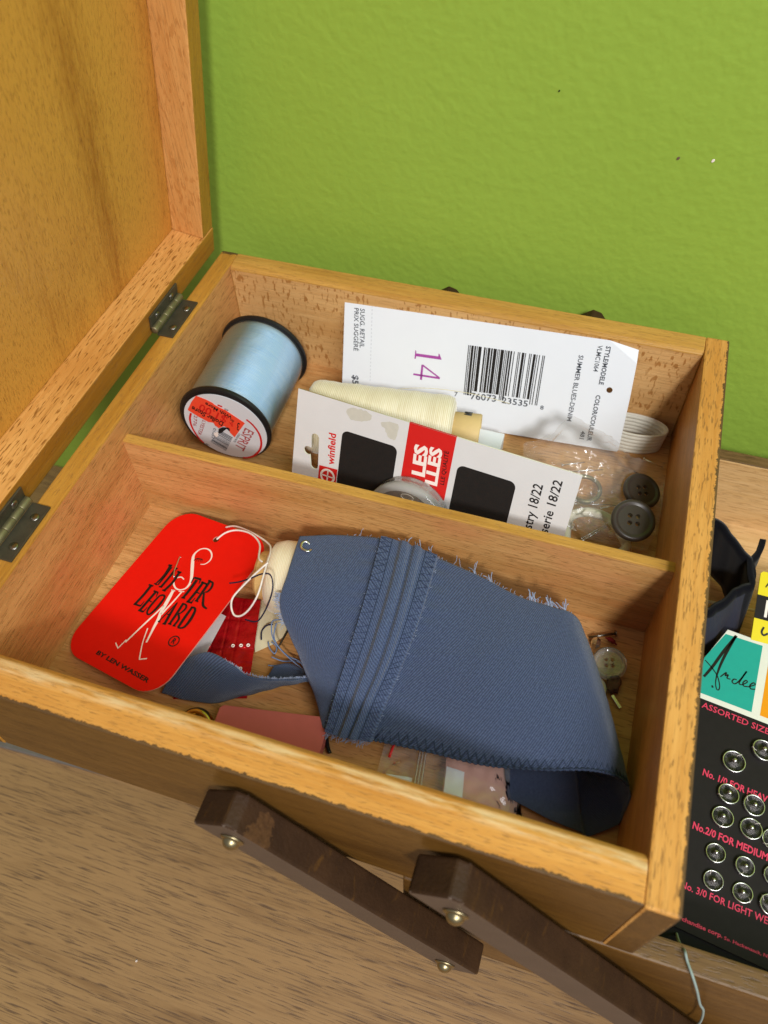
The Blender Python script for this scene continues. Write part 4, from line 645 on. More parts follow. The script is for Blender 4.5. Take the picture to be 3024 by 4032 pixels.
prints(d['stext'], 'sticker_lettering', 0.00036, M['black_print'], ps); prints(d['sred'], 'sticker_price', 0.00036, M['red_print'], ps)
fl = Flat(); fl.poly(d['blob']); fl.build('torn_hole', 0.00040, M['dark'], t)
fl = Flat(); fl.poly(d['chip']); fl.build('torn_paper', 0.00040, M['white_print'], t)

# ------------------------------------------------------------------ cream thread cone behind the needle card
a, b_ = Vector((0.0605, 0.1600, -0.0332)), Vector((0.1215, 0.1672, -0.0332)); ax = (b_ - a); L = ax.length
q = Vector((0, 0, 1)).rotation_difference(ax.normalized()).to_matrix().to_4x4()
t = thing('thread_cone', 'cream thread wound on a cardboard tube lying behind the needle card', 'thread cone', Matrix.Translation(a) @ q)
pr = [(0.006, 0.0), (0.0130, 0.0), (0.0150, 0.0012), (0.0156, 0.003)] + [(0.0156 + 0.00016 * math.sin(i * 0.9) + 0.0001 * math.sin(i * 2.3), 0.003 + (L - 0.007) * i / 30) for i in range(1, 30)] + [(0.0155, L - 0.003), (0.0148, L - 0.001), (0.0125, L), (0.0092, L)]
v, f = lathe(pr, 64)
t_cone = thread_mat('cream_cone_thread', S(220, 206, 168), S(246, 238, 216), 2, 8500, 0.6, 0.4, 0.35); link('thread', mesh('thread', v, f), t_cone, t, smooth=True)
v, f = lathe([(0.0078, L - 0.001), (0.0092, L - 0.001), (0.0095, L + 0.0105), (0.0092, L + 0.0112), (0.0080, L + 0.0112), (0.0078, L - 0.001)], 48, 'Z', False); tb = link('tube', mesh('tube', v, f), M['tube'], t, smooth=True)
for k in range(3):
    an = 2.2 + 0.28 * k; V, F = [], []
    tube('tube_print', [(0.00955 * math.cos(an + dx), 0.00955 * math.sin(an + dx), L + 0.004 + dz) for dx, dz in ((0, 0), (0.1, 0.003), (0.16, 0.0), (0.22, 0.003))], 0.00018, M['grey_print'], tb)
tube('loose_end', smooth([(0.0, 0.0157, L * 0.35), (-0.006, 0.017, L * 0.55), (-0.012, 0.013, L * 0.8), (-0.014, 0.010, L * 1.1), (-0.016, 0.004, L * 1.35)], 8), 0.00012, M['cream_thread'], t)

o = board('paper_box', (0.1300, 0.1420, 0.1660, 0.1760, -0.0488, -0.0360), [M['paper']], None, 0.0004)
tag(o, 'small folded white paper box behind the cardboard tube end', 'paper box')
WM0 = {}

# ------------------------------------------------------------------ folded white elastic
V, F = [], []; n, m_ = 72, 40; ce = Vector((0.1925, 0.1985, -0.0488))
for j in range(m_ + 1):
    hgt = 0.0108 * j / m_
    for i in range(n):
        a_ = 2 * math.pi * i / n; rr = 1.0 + 0.035 * math.sin(j / m_ * 2 * math.pi * 5.5)
        V.append(ce + Vector((0.0135 * rr * math.cos(a_) + 0.10 * hgt, 0.0058 * rr * math.sin(a_) + 0.05 * hgt, hgt)))
for j in range(m_):
    for i in range(n): F.append((j * n + i, j * n + (i + 1) % n, (j + 1) * n + (i + 1) % n, (j + 1) * n + i))
o = link('elastic_band', mesh('elastic_band', V, F), M['elastic'], None, False, True)
md = o.modifiers.new('thick', 'SOLIDIFY'); md.thickness = 0.0009; md.offset = 0
tag(o, 'looped white ribbed elastic standing in the back right corner', 'elastic')

# ------------------------------------------------------------------ clear bag with buttons, rings and pins
s = Surf(PTS['bag']); V, F, UV = s.grid(0, s.nu, 0, s.nv, 84, 84, None, 0.0011, 190.0, -1)
V = [p + Vector((0, 0, 0.0012 * mnoise.noise(p * 420))) for p in V]
V = [Vector((min(max(p.x, 0.06), 0.2103), min(max(p.y, 0.1112), 0.200), max(p.z + 0.0008, -0.0486))) for p in V]
t = thing('plastic_bag', 'crumpled clear plastic bag holding buttons, rings and pins', 'plastic bag', Matrix.Translation((0.185, 0.155, -0.049)))
link('bag_film', mesh('bag_film', V, F), M['film'], t, True, True)
def button(name, label, loc, nrm, r, th, mat, group, holes=4, hr=0.00095, spin=0.4, dip=True):
    q = Vector((0, 0, 1)).rotation_difference(Vector(nrm).normalized()).to_matrix().to_4x4()
    e = thing(name, label, 'button', Matrix.Translation(loc) @ q @ Matrix.Rotation(spin, 4, 'Z'), group)
    hs = [circle(0.0019 * 1000 * math.cos(math.pi / 2 * k + .78) * r / 0.0075, 1.9 * math.sin(math.pi / 2 * k + .78) * r / 0.0075, hr * 1000, 12) for k in range(holes)]
    fill2d('disc', [circle(0, 0, r * 820, 48)] + hs, 0.0, th * 0.80, mat, e)
    v, f = lathe([(r * 0.78, 0.0), (r * 0.95, 0.0), (r, th * 0.35), (r * 0.985, th * 0.75), (r * 0.90, th), (r * 0.80, th * 0.92), (r * 0.70, th * 0.79)], 56, 'Z', False)
    link('rim', mesh('rim', v, f), mat, e, smooth=True)
    return e
b1, b2 = mm(PTS['btn1'][0]), mm(PTS['btn2'][0])
button('coat_button', 'dark brown four hole button lying on the clear bag nearer the back wall', b1 + Vector((0, 0, -0.001)), (0.25, -0.18, 0.95), 0.0077, 0.0026, M['button'], 'brown buttons on the clear bag')
button('coat_button', 'dark brown four hole button overlapping the white ring, nearer the partition', b2, (0.12, -0.30, 0.95), 0.0083, 0.0030, M['button'], 'brown buttons on the clear bag', spin=0.15)
pr = PTS['ring_white']; tag(tube('curtain_ring', smooth([mm(p) for p in pr] + [Vector((0.190, 0.131, -0.0465)), Vector((0.178, 0.133, -0.0465))], 8, True), 0.0019, M['ring_white'], None, 12, True), 'white plastic ring in the bag under the brown button', 'ring')
c = mm(PTS['ring_dark'][0]); tag(tube('metal_ring', [c + Vector((0.0062 * math.cos(a_ / 24 * 6.2832), 0.0062 * math.sin(a_ / 24 * 6.2832), 0.0006 * math.sin(a_ / 24 * 6.28))) for a_ in range(24)], 0.0009, M['bronze'], None, 10, True), 'dark metal ring in the bag beside the needle card corner', 'ring')
lab = ['shiny pin on the floor beside the white elastic', 'thin pin in the bag behind the needle card, farthest back', 'bright pin in the bag just behind the needle card corner', 'long bright pin in the bag between metal ring and brown button', 'straight pin in the bag beside the partition', 'straight pin in the bag alongside another by the partition', 'short pin in the bag touching the brown button']
for p, lb in zip(PTS['pins'], lab):
    e = thing('pin', lb, 'pin', Matrix.Translation(mm(p[0])), 'pins in the back compartment')
    A_, B_ = mm(p[0]), mm(p[1]); tube('shaft', [A_, B_], [0.00035, 0.00018], M['steel'], e, 8, False, True)
    v, f = at_axis(lathe([(0.0001, 0), (0.0007, 0.0001), (0.0007, 0.0004), (0.0001, 0.0005)], 12, 'Z', False), A_, A_ - B_); link('head', mesh('head', v, f), M['steel'], e, True, True)

# ------------------------------------------------------------------ ivory silk spool with wooden ends
t = thing('silk_spool', 'ivory silk thread on a wooden spool under the blue fabric', 'thread spool', Matrix.Translation((0.0705, 0.0800, -0.0350)) @ Matrix.Rotation(0.155, 4, 'Z'))
v, f = lathe([(0.0080, 0.0040), (0.0100, 0.0042), (0.0128, 0.0060), (0.0138, 0.0095), (0.0140, 0.025), (0.0138, 0.048), (0.0124, 0.056), (0.0095, 0.0575), (0.0080, 0.0575)], 64, 'X'); link('thread', mesh('thread', v, f), M['silk_thread'], t, smooth=True)
for x0, x1, kf in ((0.0, 0.0052, 1.0), (0.0565, 0.0645, 1.38)):
    v, f = lathe([(0.0026, x0), (0.0078 * kf, x0), (0.0088 * kf, x0 + 0.001), (0.0092 * kf, x1 - 0.001), (0.0086 * kf, x1), (0.0026, x1)], 40, 'X', False); link('wooden_end', mesh('wooden_end', v, f), M['wood_spool'], t, smooth=False)
v, f = lathe([(0.0030, 0.0003), (0.0001, 0.0004)], 20, 'X', False); link('bore', mesh('bore', v, f), M['dark'], t)

# ------------------------------------------------------------------ folded blue fabric
fs = Surf(PTS['fabric'])
t = thing('fabric_piece', 'folded blue twill fabric piece with sewn seam and zigzag hem', 'fabric', Matrix.Translation((0.15, 0.06, -0.049)))
def wr(u, v):
    p = fs.at(u, v); r_ = 1 - abs(mnoise.noise(Vector((p.x * 38 + p.y * 20, p.y * 70 - p.x * 30, p.z * 40))))
    return 0.0003 * mnoise.noise(p * 40) + 0.00012 * mnoise.noise(p * 260) + 0.0004 * max(0, r_ - 0.85) * 6 * (0.5 + 0.5 * mnoise.noise(p * 25)) + 0.00035 * math.exp(-((u - 1.85) / .18) ** 2) * math.sin(v * 21) + 0.00035 * math.exp(-((u - 4.15) / .18) ** 2) * math.sin(v * 19)
V, F, UV = fs.grid(0, fs.nu, 0, fs.nv, 168, 60, wr, 0, 120, -1)
V = [Vector((min(p.x, 0.2103), min(p.y, 0.1055), max(p.z, -0.0485))) for p in V]
o = link('cloth', mesh('cloth', V, F, UV), M['fabric'], t, True, True); md = o.modifiers.new('thick', 'SOLIDIFY'); md.thickness = 0.0006; md.offset = -1
def ss(a, b, x): x = min(max((x - a) / (b - a), 0), 1); return x * x * (3 - 2 * x)
def bump_(u, a, b, e=0.05): return ss(a, a + e, u) * (1 - ss(b - e, b, u))
def prof(u, v):
    h = -0.0004 + 0.0026 * bump_(u, 2.0, 4.0, 0.02) + 0.0016 * bump_(u, 2.62, 3.08, 0.16) + 0.0016 * bump_(u, 3.08, 3.52, 0.16)
    return h + wr(u, v) + 0.0004
V, F, UV = fs.grid(1.99, 4.01, -0.02, 4.06, 110, 60, prof, 0, 120, -1)
link('seam_allowance', mesh('seam_allowance', V, F, UV), M['seam'], t, True, True)
def on_f(u, v, h): return fs.at(u, v) - fs.nrm(u, v) * (h + wr(u, v))
V, F = [], []; rnd = random.Random(11)
for (ua, ub) in ((2.04, 2.36), (3.66, 3.97)):
    pts = []; k = 0; n = 64
    for i in range(n + 1):
        v_ = 4.0 * i / n; pts.append(on_f(ua if i % 2 else ub, v_ + rnd.uniform(-.03, .03), 0.0027))
    tube_data(pts, 0.00016, 5, False, V, F)
for uu in (2.64, 2.40, 3.08, 3.50, 3.62):
    tube_data([on_f(uu, 4.0 * i / 60, 0.0025 if uu in (2.64, 3.08, 3.50) else 0.0027) for i in range(61)], 0.00017, 5, False, V, F)
link('seam_stitching', mesh('seam_stitching', V, F), M['stitch'], t, True, True)
V, F = [], []
pts, edge_ = [], []; n = 66
for i in range(n + 1):
    u = 4.05 + 5.2 * i / n; pts.append(on_f(u, 3.66 if i % 2 else 3.90, 0.0007)); edge_.append(on_f(u, 3.985, 0.0005))
tube_data(pts, 0.00026, 5, False, V, F)
e2 = []
for i in range(160):
    u = 4.05 + 5.2 * i / 160; e2.append(on_f(u, 3.95 + 0.03 * math.sin(i * 1.9), 0.0008 + 0.0004 * math.cos(i * 1.9)))
tube_data(e2, 0.00040, 6, False, V, F)
link('hem_stitching', mesh('hem_stitching', V, F), M['stitch'], t, True, True)
V, F = [], []; rnd = random.Random(21)
def fray(p, dirv, ln, r=0.00011):
    a_ = [p]; d_ = Vector(dirv).normalized(); r = r * rnd.uniform(0.7, 1.0)
    for k in range(4):
        d_ = (d_ + Vector((rnd.uniform(-.45, .45), rnd.uniform(-.45, .45), rnd.uniform(-.3, .3)))).normalized(); a_.append(a_[-1] + d_ * ln / 4)
    tube_data(smooth(a_, 3), r, 4, False, V, F)
for i in range(80):
    u = rnd.uniform(1.0, 8.0); ln = rnd.choice((0.0008, 0.0012, 0.0016)) if rnd.random() < 0.9 else rnd.uniform(0.002, 0.004)
    fray(on_f(u, 0.0, 0.0), (rnd.uniform(-.3, .6), 1, 0.45), ln)
for cu_, dv in ((4.9, 0.8), (5.3, 0.9), (6.35, 1), (6.5, .8), (6.9, 1), (7.05, .8), (7.25, 1), (7.6, 1), (2.9, .4), (3.4, .6), (3.8, .8)):
    for k in range(4): fray(on_f(cu_ + rnd.uniform(-.03, .03), 0.0, 0.0003), (-0.7 + rnd.uniform(-.12, .12), 1, 0.3), rnd.uniform(0.0025, 0.0048), 0.00019)
for i in range(70):
    v_ = rnd.uniform(1.6, 2.4); fray(on_f(0, v_, 0), (-1, -0.2, 0.1), rnd.uniform(0.0008, 0.003))
for i in range(60): fray(on_f(rnd.uniform(2.0, 4.0), 4.04, 0.0006), (-0.2, -1, -0.2), rnd.uniform(0.001, 0.003))
for i in range(90): fray(on_f(rnd.choice((2.0, 4.0)), rnd.uniform(0, 4), 0.0008), (rnd.choice((-1, 1)), 0, 0.3), rnd.uniform(0.0005, 0.0012))
link('frayed_edge', mesh('frayed_edge', V, F), M['pale_thread'], t, True, True)['kind'] = 'stuff'
c = on_f(0.30, 0.42, 0.0006)
tube('metal_hook', smooth([c + Vector(p) for p in ((0.0012, 0.0024, 0), (-0.0002, 0.0028, 0.0006), (-0.0012, 0.0016, 0.0008), (-0.0008, -0.0002, 0.0008), (0.0010, -0.0010, 0.0008), (0.0022, -0.0008, 0.0006), (0.0026, 0.0004, 0))], 5), 0.00045, M['steel'], t, 8, False, True)

# twisted fabric scrap in front of the red tag
a, b_ = PTS['scrap']; cols = [[p, [(p[i] + q_[i]) / 2 + (0.0, -1.2, 0.5)[i] for i in range(3)], q_] for p, q_ in zip(a, b_)]
s = Surf(cols); V, F, UV = s.grid(0, s.nu, 0, s.nv, 70, 16, None, 0.0004, 200, -1); V = [Vector((p.x, p.y, max(p.z, -0.0484))) for p in V]
t = thing('fabric_scrap', 'slate blue fabric strip twisted beside the red tag corner', 'fabric scrap', Matrix.Translation((0.075, 0.04, -0.049)))
o = link('strip', mesh('strip', V, F, UV), M['scrap'], t, True, True); md = o.modifiers.new('thick', 'SOLIDIFY'); md.thickness = 0.0005
a, b_ = PTS['scrap2']; s = Surf([[p, q_] for p, q_ in zip(a, b_)]); V, F, UV = s.grid(0, s.nu, 0, 1, 24, 6)
o = link('strip_end', mesh('strip_end', V, F, UV), M['scrap'], t, True, True); md = o.modifiers.new('thick', 'SOLIDIFY'); md.thickness = 0.0004
V, F = [], []
a = PTS['scrap'][0]
for i in range(260):
    x = rnd.uniform(1.6, 6.9); k = int(x); p = mm(a[k]).lerp(mm(a[k + 1]), x - k); fray(p, (rnd.uniform(-.5, .5), 0.4, 1), rnd.uniform(0.0004, 0.0011))
link('frayed_edge', mesh('frayed_edge', V, F), M['pale_thread'], t, True, True)['kind'] = 'stuff'
V, F = [], []
for p in PTS['loose']: tube_data(smooth([mm(q_) for q_ in p], 8), 0.00026, 5, False, V, F)
link('loose_threads', mesh('loose_threads', V, F), M['blue_thread'], t, True, True)

V, F = [], []
tube_data(smooth([mm(p) for p in PTS['navy'][0]], 8), 0.00028, 6, False, V, F)
tag(link('thread_end', mesh('thread_end', V, F), M['navy_thread'], None, False, True), 'dark navy thread curled over the end of the ivory spool', 'thread')
V, F = tube_data(smooth([mm(p) for p in PTS['navy'][1]], 8), 0.00028, 6)
tag(link('thread_end', mesh('thread_end', V, F), M['navy_thread'], None, False, True), 'short navy thread hook lying on the cream paper', 'thread')

# ------------------------------------------------------------------ flat things under the tag
def slab(name, pts, th, mats, label, cat, parent=None, jit=0.0):
    P_ = [mm(p) for p in pts]; n = (P_[1] - P_[0]).cross(P_[2] - P_[0]).normalized(); n = n if n.z > 0 else -n
    k = len(P_); v = [p + n * th / 2 for p in P_] + [p - n * th / 2 for p in P_]
    f = [tuple(range(k)), tuple(reversed(range(k, 2 * k)))] + [(i, (i + 1) % k, k + (i + 1) % k, k + i) for i in range(k)]
    return tag(link(name, bevelled(name, v, f, min(0.0003, th * 0.3), 2), mats), label, cat)
# crinkled foil card
s = Surf([[[52.0, 70.0, -44.2], [54.5, 50.0, -46.0], [57.0, 30.5, -47.6]], [[62.0, 72.8, -43.6], [66.0, 54.0, -45.4], [69.5, 34.4, -47.3]], [[72.6, 74.2, -42.8], [77.4, 56.2, -45.0], [82.0, 38.2, -47.2]]])
V, F, UV = s.grid(0, 2, 0, 2, 60, 80, lambda u, v: -0.0003 * (abs(math.sin(u * 9.5)) < .12) - 0.0003 * (abs(math.sin(v * 12)) < .12), 0.0003, 260, -1)
t = thing('foil_card', 'crinkled red foil card tucked under the red swing tag', 'foil card', Matrix.Translation((0.067, 0.052, -0.049)))
link('foil', mesh('foil', V, F), M['foil'], t, True, True)
for u, v_ in ((1.30, 1.02), (1.52, 1.0), (1.74, 0.98), (1.26, 1.42), (1.62, 1.40)):
    p = s.at(u, v_) - s.nrm(u, v_) * 0.0009; vv, ff = lathe([(0.00025, 0), (0.0005, 0.0002), (0.0007, 0.0)], 10, 'Z', False)
    link('eyelet', mesh('eyelet', [Vector(q_) + p for q_ in vv], ff), M['white_print'], t, True)
slab('plastic_sleeve', [[50.0, 66.0, -40.3], [64.9, 61.9, -38.3], [61.6, 40.2, -44.3], [48.0, 42.0, -45.4]], 0.0004, M['sleeve'], 'grey translucent plastic sleeve edge showing under the red tag', 'plastic sleeve')
slab('paper_scrap', [[70, 80, -48.5], [84, 80, -48.5], [85.6, 66.5, -48.4], [82.3, 61.0, -48.3], [77.2, 56.0, -48.4], [72.0, 66.0, -48.5]], 0.0003, M['cream_paper'], 'cream paper scrap on the tray floor below the ivory spool', 'paper')
t = slab('tailors_chalk', [[75.9, 30.9, -45.5], [77.0, 32.1, -45.5], [111.6, 38.2, -45.5], [113.2, 37.0, -45.5], [114.6, 18.5, -45.5], [77.0, 18.5, -45.5]], 0.0060, M['chalk'], 'dusty pink tailor chalk block against the front wall', 'tailor chalk')
# brass press stud
c = Vector((0.0700, 0.0240, -0.0470))
t = thing('jeans_button', 'shiny brass snap with spoked centre beside the front wall', 'snap', Matrix.Translation(c) @ Matrix.Rotation(0.5, 4, 'X'))
v, f = lathe([(0.0036, 0.0012), (0.0044, 0.0030), (0.0054, 0.0034), (0.0061, 0.0026), (0.0063, 0.0010), (0.0060, 0.0)], 48, 'Z', False); link('rim', mesh('rim', v, f), M['gold'], t, smooth=True)
v, f = lathe([(0.0001, 0.0022), (0.0014, 0.0020), (0.0022, 0.0010), (0.0040, 0.0006)], 32, 'Z', False); link('centre', mesh('centre', v, f), M['brass'], t, smooth=True)
for k in range(3):
    a_ = k * 2.094; tube('spoke', [(0.001 * math.cos(a_), 0.001 * math.sin(a_), 0.0021), (0.0042 * math.cos(a_), 0.0042 * math.sin(a_), 0.0024)], 0.0006, M['gold'], t, 8)
# needle and black pin
tag(tube('sewing_needle', [mm(p) + Vector((0, 0, -0.0006)) for p in PTS['needle']], [0.00045, 0.0002], M['bronze_dark'], None, 8), 'dark sewing needle on the tray floor beside the ivory spool', 'needle')
tag(tube('hair_pin', smooth([mm(p) + Vector((0, 0, -0.0006)) for p in PTS['pinblack']], 6), 0.0007, M['black_plastic'], None, 8), 'thin black hair pin between pink chalk and blue fabric', 'hair pin')
# zip bag
s = Surf([[[132.9, 44.0, -47.0], [132.9, 36.0, -46.6], [133.2, 26.0, -46.8], [133.4, 15.0, -47.2]], [[143.0, 46.0, -45.0], [144.0, 37.0, -44.8], [145.0, 27.0, -45.0], [146.0, 15.0, -46.0]], [[156, 46, -43.0], [157, 36, -42.2], [158.5, 26, -42.6], [160, 15.0, -44.6]], [[168, 45, -42.5], [170, 35, -41.8], [172, 25, -42.4], [174, 15.0, -44.6]], [[178, 42, -46.5], [180, 32, -46.5], [182, 24, -46.5], [183, 15.0, -47.0]]])
t = thing('zip_bag', 'small clear zip bag of pinkish notions under the fabric hem', 'zip bag', Matrix.Translation((0.158, 0.03, -0.049)))
V, F, UV = s.grid(0, s.nu, 0, s.nv, 70, 50, None, 0.0009, 260, -1); V = [Vector((p.x, max(p.y, 0.0135), max(p.z, -0.0483))) for p in V]
link('bag_film', mesh('bag_film', V, F), M['film'], t, True, True)
V, F, UV = s.grid(1.75, s.nu - 0.1, 0.3, s.nv - .05, 40, 30, lambda u, v: -0.0014 + 0.0009 * mnoise.noise(Vector((u * 2.5, v * 2, 1))), 0.0004, 300, -1); V = [Vector((p.x, max(p.y, 0.0137), max(p.z, -0.0485))) for p in V]
link('pink_filling', mesh('pink_filling', V, F), M['pink_stuff'], t, True, True)
V, F, UV = s.grid(1.80, 2.25, 1.2, 2.4, 8, 8, lambda u, v: -0.0004, 0.0003, 300, -1); link('white_filling', mesh('white_filling', V, F), M['paper'], t, True, True)
V, F, UV = s.grid(0.35, 1.0, 1.9, 2.6, 8, 8, lambda u, v: -0.0006, 0.0003, 300, -1); link('white_filling', mesh('white_filling', V, F), M['paper'], t, True, True)
for du in (1.08, 1.16, 1.24): tube('zip_seal', [s.at(du + 0.02 * i / 10, 0.2 + 2.6 * i / 10) + Vector((0, 0, 0.0008)) for i in range(11)], 0.00035, M['clear'], t, 6, False, True)
tube('red_stripe', [s.at(0.42 - 0.1 * i / 6, 0.2 + 1.2 * i / 6) + Vector((0, 0, 0.0006)) for i in range(7)], 0.00045, M['red_print'], t, 6, False, True)

# right end of the front compartment
button('shirt_button', 'frosted clear button on the tray floor beside the fabric fold', mm(PTS['clearbtn'][0]) + Vector((0, 0, -0.0015)), (-0.1, -0.15, 1), 0.0060, 0.0030, M['clear'], None, 4, 0.0007, 0.2)
p = PTS['nail']; e = thing('small_nail', 'small steel nail lying by the partition foot', 'nail', Matrix.Translation(mm(p[1])))
tube('shaft', [mm(p[0]), mm(p[1])], 0.00045, M['steel_dull'], e, 8, False, True); v, f = at_axis(lathe([(0.0001, 0), (0.0012, 0), (0.0012, 0.0004), (0.0001, 0.0005)], 14, 'Z', False), mm(p[1]), mm(p[1]) - mm(p[0])); link('head', mesh('head', v, f), M['steel_dull'], e, True)
c = mm(PTS['bead'][0]); v, f = lathe([(0.0001, -0.0018), (0.0016, -0.0014), (0.0024, 0.0), (0.0016, 0.0014), (0.0001, 0.0018)], 8, 'X', False)
tag(link('glass_bead', mesh('glass_bead', [Vector(q_) + c + Vector((0, 0, -0.0005)) for q_ in v], f), M['steel']), 'faceted sparkling glass bead beside the small nail', 'bead')
p = PTS['redbit']; tag(tube('red_lint', smooth([mm(p[0]), mm(p[0]).lerp(mm(p[1]), .5) + Vector((0, 0.0004, 0.0003)), mm(p[1])], 5), [0.0003] * 3 + [0.0008] * 5 + [0.0003] * 3, plain('red_fluff', S(130, 32, 36), 0.9, bump=0.6), None, 8), 'small red lint tuft beside the glass bead', 'lint')
V, F = lathe([(0.0001, 0), (0.0050, 0), (0.0053, 0.0004), (0.0050, 0.0008), (0.0001, 0.0008)], 32, 'Z', False)
tag(link('white_disc', mesh('white_disc', [Vector(q_) + Vector((0.1955, 0.0780, -0.0487)) for q_ in V], F), M['ring_white']), 'white plastic disc half hidden under the fabric fold', 'disc')
bm = bmesh.new(); bmesh.ops.create_icosphere(bm, subdivisions=3, radius=0.0026)
for vv in bm.verts: vv.co = Vector((vv.co.x * 0.9, vv.co.y * 1.25, vv.co.z * 0.6)) * (1 + 0.5 * mnoise.noise(vv.co * 700))
bmesh.ops.translate(bm, verts=bm.verts, vec=Vector((0.2028, 0.0810, -0.0472))); me = bpy.data.meshes.new('lint_ball'); bm.to_mesh(me); bm.free()
tag(link('lint_ball', me, M['lint'], None, False, True), 'brown lint tuft below the frosted button', 'lint')
p = PTS['metalbit']; a_, b_ = mm(p[0]), mm(p[1]); n_ = (b_ - a_).cross(Vector((0, 0, 1))).normalized() * 0.00055
tag(link('metal_sliver', bevelled('metal_sliver', [q_ + s_ + h_ for h_ in (Vector((0, 0, -0.0007)), Vector((0, 0, -0.0002))) for q_, s_ in ((a_, -n_), (b_, -n_), (b_, n_), (a_, n_))], BF, 0.0001), M['steel']), 'thin shiny metal sliver on the floor by the right wall', 'metal sliver')

# ------------------------------------------------------------------ lower tray: press stud card
d = DATA['snap']; fmx = frame(d['frame'])
t = thing('press_stud_card', 'black card of metal press studs with teal and orange header', 'press stud card', fmx)
X1 = 62.0
fill2d('card', [[(-6, -118.0), (X1, -118.0), (X1, 0.3), (0.2, 0.3), (-6, -17.0)]], -0.0006, 0.0, M['black_card'], t)
fl = Flat(); fl.poly([(-5.9, -34.5), (X1 - .1, -34.5), (X1 - .1, 0.2), (0.25, 0.2), (-5.9, -17.0)]); fl.build('header', 0.00006, M['cream_card'], t)
fl = Flat(); fl.poly([(-5.85, -32.4), (15.2, -32.2), (14.3, -1.5), (-0.2, -2.2), (-5.85, -16.6)]); fl.build('teal_panel', 0.00012, M['teal'], t)
fl = Flat(); fl.poly([(18.3, -32.2), (60, -32.2), (60, -1.5), (17.4, -1.5)]); fl.build('orange_panel', 0.00012, M['orange'], t)
fl = Flat()
for p in d['ardee']: fl.stroke(p, 0.0375, 6)
fl.build('script_lettering', 0.00018, M['black_print'], t)
prints(d['text'], 'pink_lettering', 0.0001, M['pink_print'], t)
def stud_mesh():
    v, f = lathe([(0.98, 0.0), (1.0, 0.12), (1.0, 0.26), (0.95, 0.33), (0.88, 0.30), (0.82, 0.16), (0.55, 0.12), (0.36, 0.20), (0.22, 0.36), (0.0005, 0.38)], 40, 'Z', False)
    nf = len(f)
    for k in range(4):
        a_ = k * math.pi / 2; b = len(v); m_ = 12
        for i in range(m_):
            q_ = 2 * math.pi * i / m_; v.append((0.64 * math.cos(a_) + 0.15 * math.cos(q_) * math.cos(a_) - 0.24 * math.sin(q_) * math.sin(a_), 0.64 * math.sin(a_) + 0.15 * math.cos(q_) * math.sin(a_) + 0.24 * math.sin(q_) * math.cos(a_), 0.155 + 0.02))
        f.append(tuple(range(b, b + m_)))
    me = mesh('press_stud', v, f); me.materials.append(M['steel']); me.materials.append(M['dark']); me.materials.append(M['steel_dish'])
    for i, p_ in enumerate(me.polygons): p_.use_smooth = i < nf; p_.material_index = (0 if i < 4 * 40 else 2) if i < nf else 1
    vb, fb = lathe([(0.14, 0.34), (0.20, 0.44), (0.21, 0.52), (0.17, 0.62), (0.09, 0.67), (0.0005, 0.68)], 20, 'Z', False); mb = mesh('ball', vb, fb); mb.materials.append(M['steel'])
    for p_ in mb.polygons: p_.use_smooth = True
    return me, mb
sm, sb = stud_mesh(); rnd = random.Random(9)
for (x, y, r) in d['snaps']:
    o = bpy.data.objects.new('press_stud', sm); col.objects.link(o); o.parent = t; o.location = (x * .001, y * .001, 0.0001); o.scale = (r * .00090,) * 3; o.rotation_euler = (rnd.uniform(-.10, .10), rnd.uniform(-.10, .10), rnd.uniform(0, 6.2))
    b = bpy.data.objects.new('ball', sb); col.objects.link(b); b.parent = o
    x0 = o.rotation_euler.z
    # sewing thread of the stud
    tube('sewing_thread', [(0.55, 0.3, 0.2), (0.75, 0.28, 0.22), (0.95, 0.2, 0.36), (1.02, 0.15, 0.1)], 0.03, M['white_string'], o, 5)
# the card rests on a dark packet
o = board('dark_packet', (0.2330, 0.3000, 0.0100, 0.1180, -0.0957, -0.0808), [M['dark_packet']], None, 0.001); tag(o, 'dark flat packet under the press stud card', 'packet')
# yellow card
d = DATA['yellow']
t = thing('yellow_card', 'yellow and black notion card edge beside the velvet ribbon', 'notion card', frame(d['frame']))
fill2d('card', [[(0.7, -30), (40, -30), (40, 0), (1.2, 0), (0.2, -1.0)]], -0.0006, 0.0, M['yellow'], t)
fl = Flat(); fl.poly([(0.45, -20.6), (39.9, -20.6), (39.9, -10.4), (0.3, -10.4)]); fl.build('black_band', 0.00006, M['black_card'], t)
fl = Flat(); fl.text('N', (4.1, -19.2), (10.2, -19.2), (4.1, -11.9), 0); fl.build('white_lettering', 0.00012, M['white_print'], t)
fl = Flat(); fl.stroke([(p[0], p[1], 1) for p in d['o']], 0.8); fl.build('black_lettering', 0.00012, M['black_print'], t); prints([['A', (2.7, -6.6), (5.6, -6.6), (2.7, -3.4), 0]], 'black_lettering', 0.00012, M['black_print'], t)

# velvet ribbon standing on edge
def ribbon(name, top, hgt, mats, label, cat, lean=(0, 0)):
    P_ = smooth([mm(p) for p in top], 8); n = len(P_); V, F = [], []; k = 8
    for i, p in enumerate(P_):
        for j in range(k + 1):
            s_ = j / k; V.append(p + Vector((lean[0] * s_ + 0.0005 * math.sin(i * .3 + j * .4), lean[1] * s_ + 0.0004 * math.sin(i * .4), -hgt * s_)))
    for i in range(n - 1):
        for j in range(k): a_ = i * (k + 1) + j; F.append((a_, a_ + k + 1, a_ + k + 2, a_ + 1))
    o = link(name, mesh(name, V, F), mats, None, False, True); md = o.modifiers.new('thick', 'SOLIDIFY'); md.thickness = 0.0024; md.offset = 0
    for i_, p_ in enumerate(o.data.polygons):
        if i_ > len(o.data.polygons) * 0.56 and i_ % k > 0: p_.material_index = len(o.data.materials) - 1
    return tag(o, label, cat)
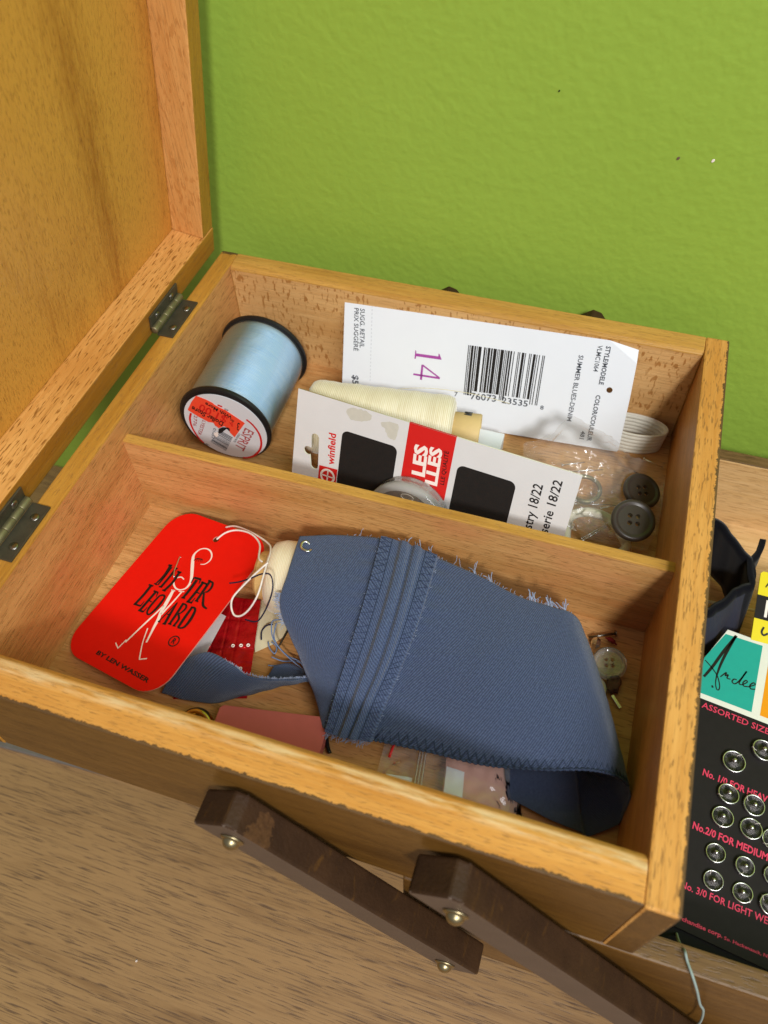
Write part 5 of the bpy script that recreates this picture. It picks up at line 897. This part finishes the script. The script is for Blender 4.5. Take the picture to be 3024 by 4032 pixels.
ribbon('velvet_ribbon', PTS['rib_top'], 0.0270, [M['velvet'], M['velvet_back']], 'wavy dark navy velvet ribbon standing against the upper tray', 'ribbon', (0.004, -0.006))
ribbon('velvet_ribbon', PTS['rib2'], 0.0270, M['velvet'], 'short dark navy velvet ribbon end pointing to the back wall', 'ribbon', (0.002, -0.004))
tag(tube('toothpick', [(0.236, 0.1560, -0.093), (0.262, 0.1570, -0.092)], 0.0007, M['ring_white'], None, 8), 'thin white stick on the lower tray floor beneath the velvet ribbon', 'stick')
tag(tube('grey_thread', smooth([mm(p) for p in PTS['thread_grey'][:2]] + [Vector(p) for p in ((0.2348, 0.0062, -0.0546), (0.2359, 0.0035, -0.0547), (0.2377, 0.0002, -0.0549), (0.2405, -0.0020, -0.0600), (0.2447, -0.003, -0.0715), (0.2482, -0.003, -0.0801), (0.2531, -0.003, -0.1008), (0.2550, -0.003, -0.1200))], 8), 0.00042, M['grey_thread'], None, 6), 'pale grey thread hanging over the lower tray front wall', 'thread')
bm = bmesh.new(); bmesh.ops.create_icosphere(bm, subdivisions=3, radius=0.0055)
for vv in bm.verts: vv.co = vv.co * (1 + 0.5 * mnoise.noise(vv.co * 400))
bmesh.ops.translate(bm, verts=bm.verts, vec=Vector((0.2375, 0.0165, -0.0890))); me = bpy.data.meshes.new('pompon'); bm.to_mesh(me); bm.free()
tag(link('dark_pompon', me, M['fuzz'], None, False, True), 'dark grey fuzzy scrap at the corner of the lower tray', 'wool scrap')

# ------------------------------------------------------------------ on the table
o = board('metal_strip', (-0.40, 0.12, 0.0, 0.0070, TZ + 0.0002, TZ + 0.0030), [M['strip_metal']], None, 0.0008, xf=lambda q_: Vector((q_.x - 0.0031 * 0, 0.0410 + 0.0541 * q_.x + q_.y, q_.z))); tag(o, 'thin grey metal strip on the table under the upper tray', 'metal strip')
V, F = [], []; rnd = random.Random(31)
for i in range(9):
    c = Vector((rnd.uniform(-0.02, 0.27), rnd.uniform(-0.12, -0.01), TZ + 0.0004)); L_ = rnd.uniform(0.0003, 0.0012); a_ = rnd.uniform(0, 6)
    tube_data([c, c + Vector((math.cos(a_), math.sin(a_), 0.2)) * L_], 0.0004, 5, False, V, F)
tag(link('table_crumbs', mesh('table_crumbs', V, F), M['white_print']), 'tiny pale crumbs scattered on the table top', 'crumbs', None, 'stuff')
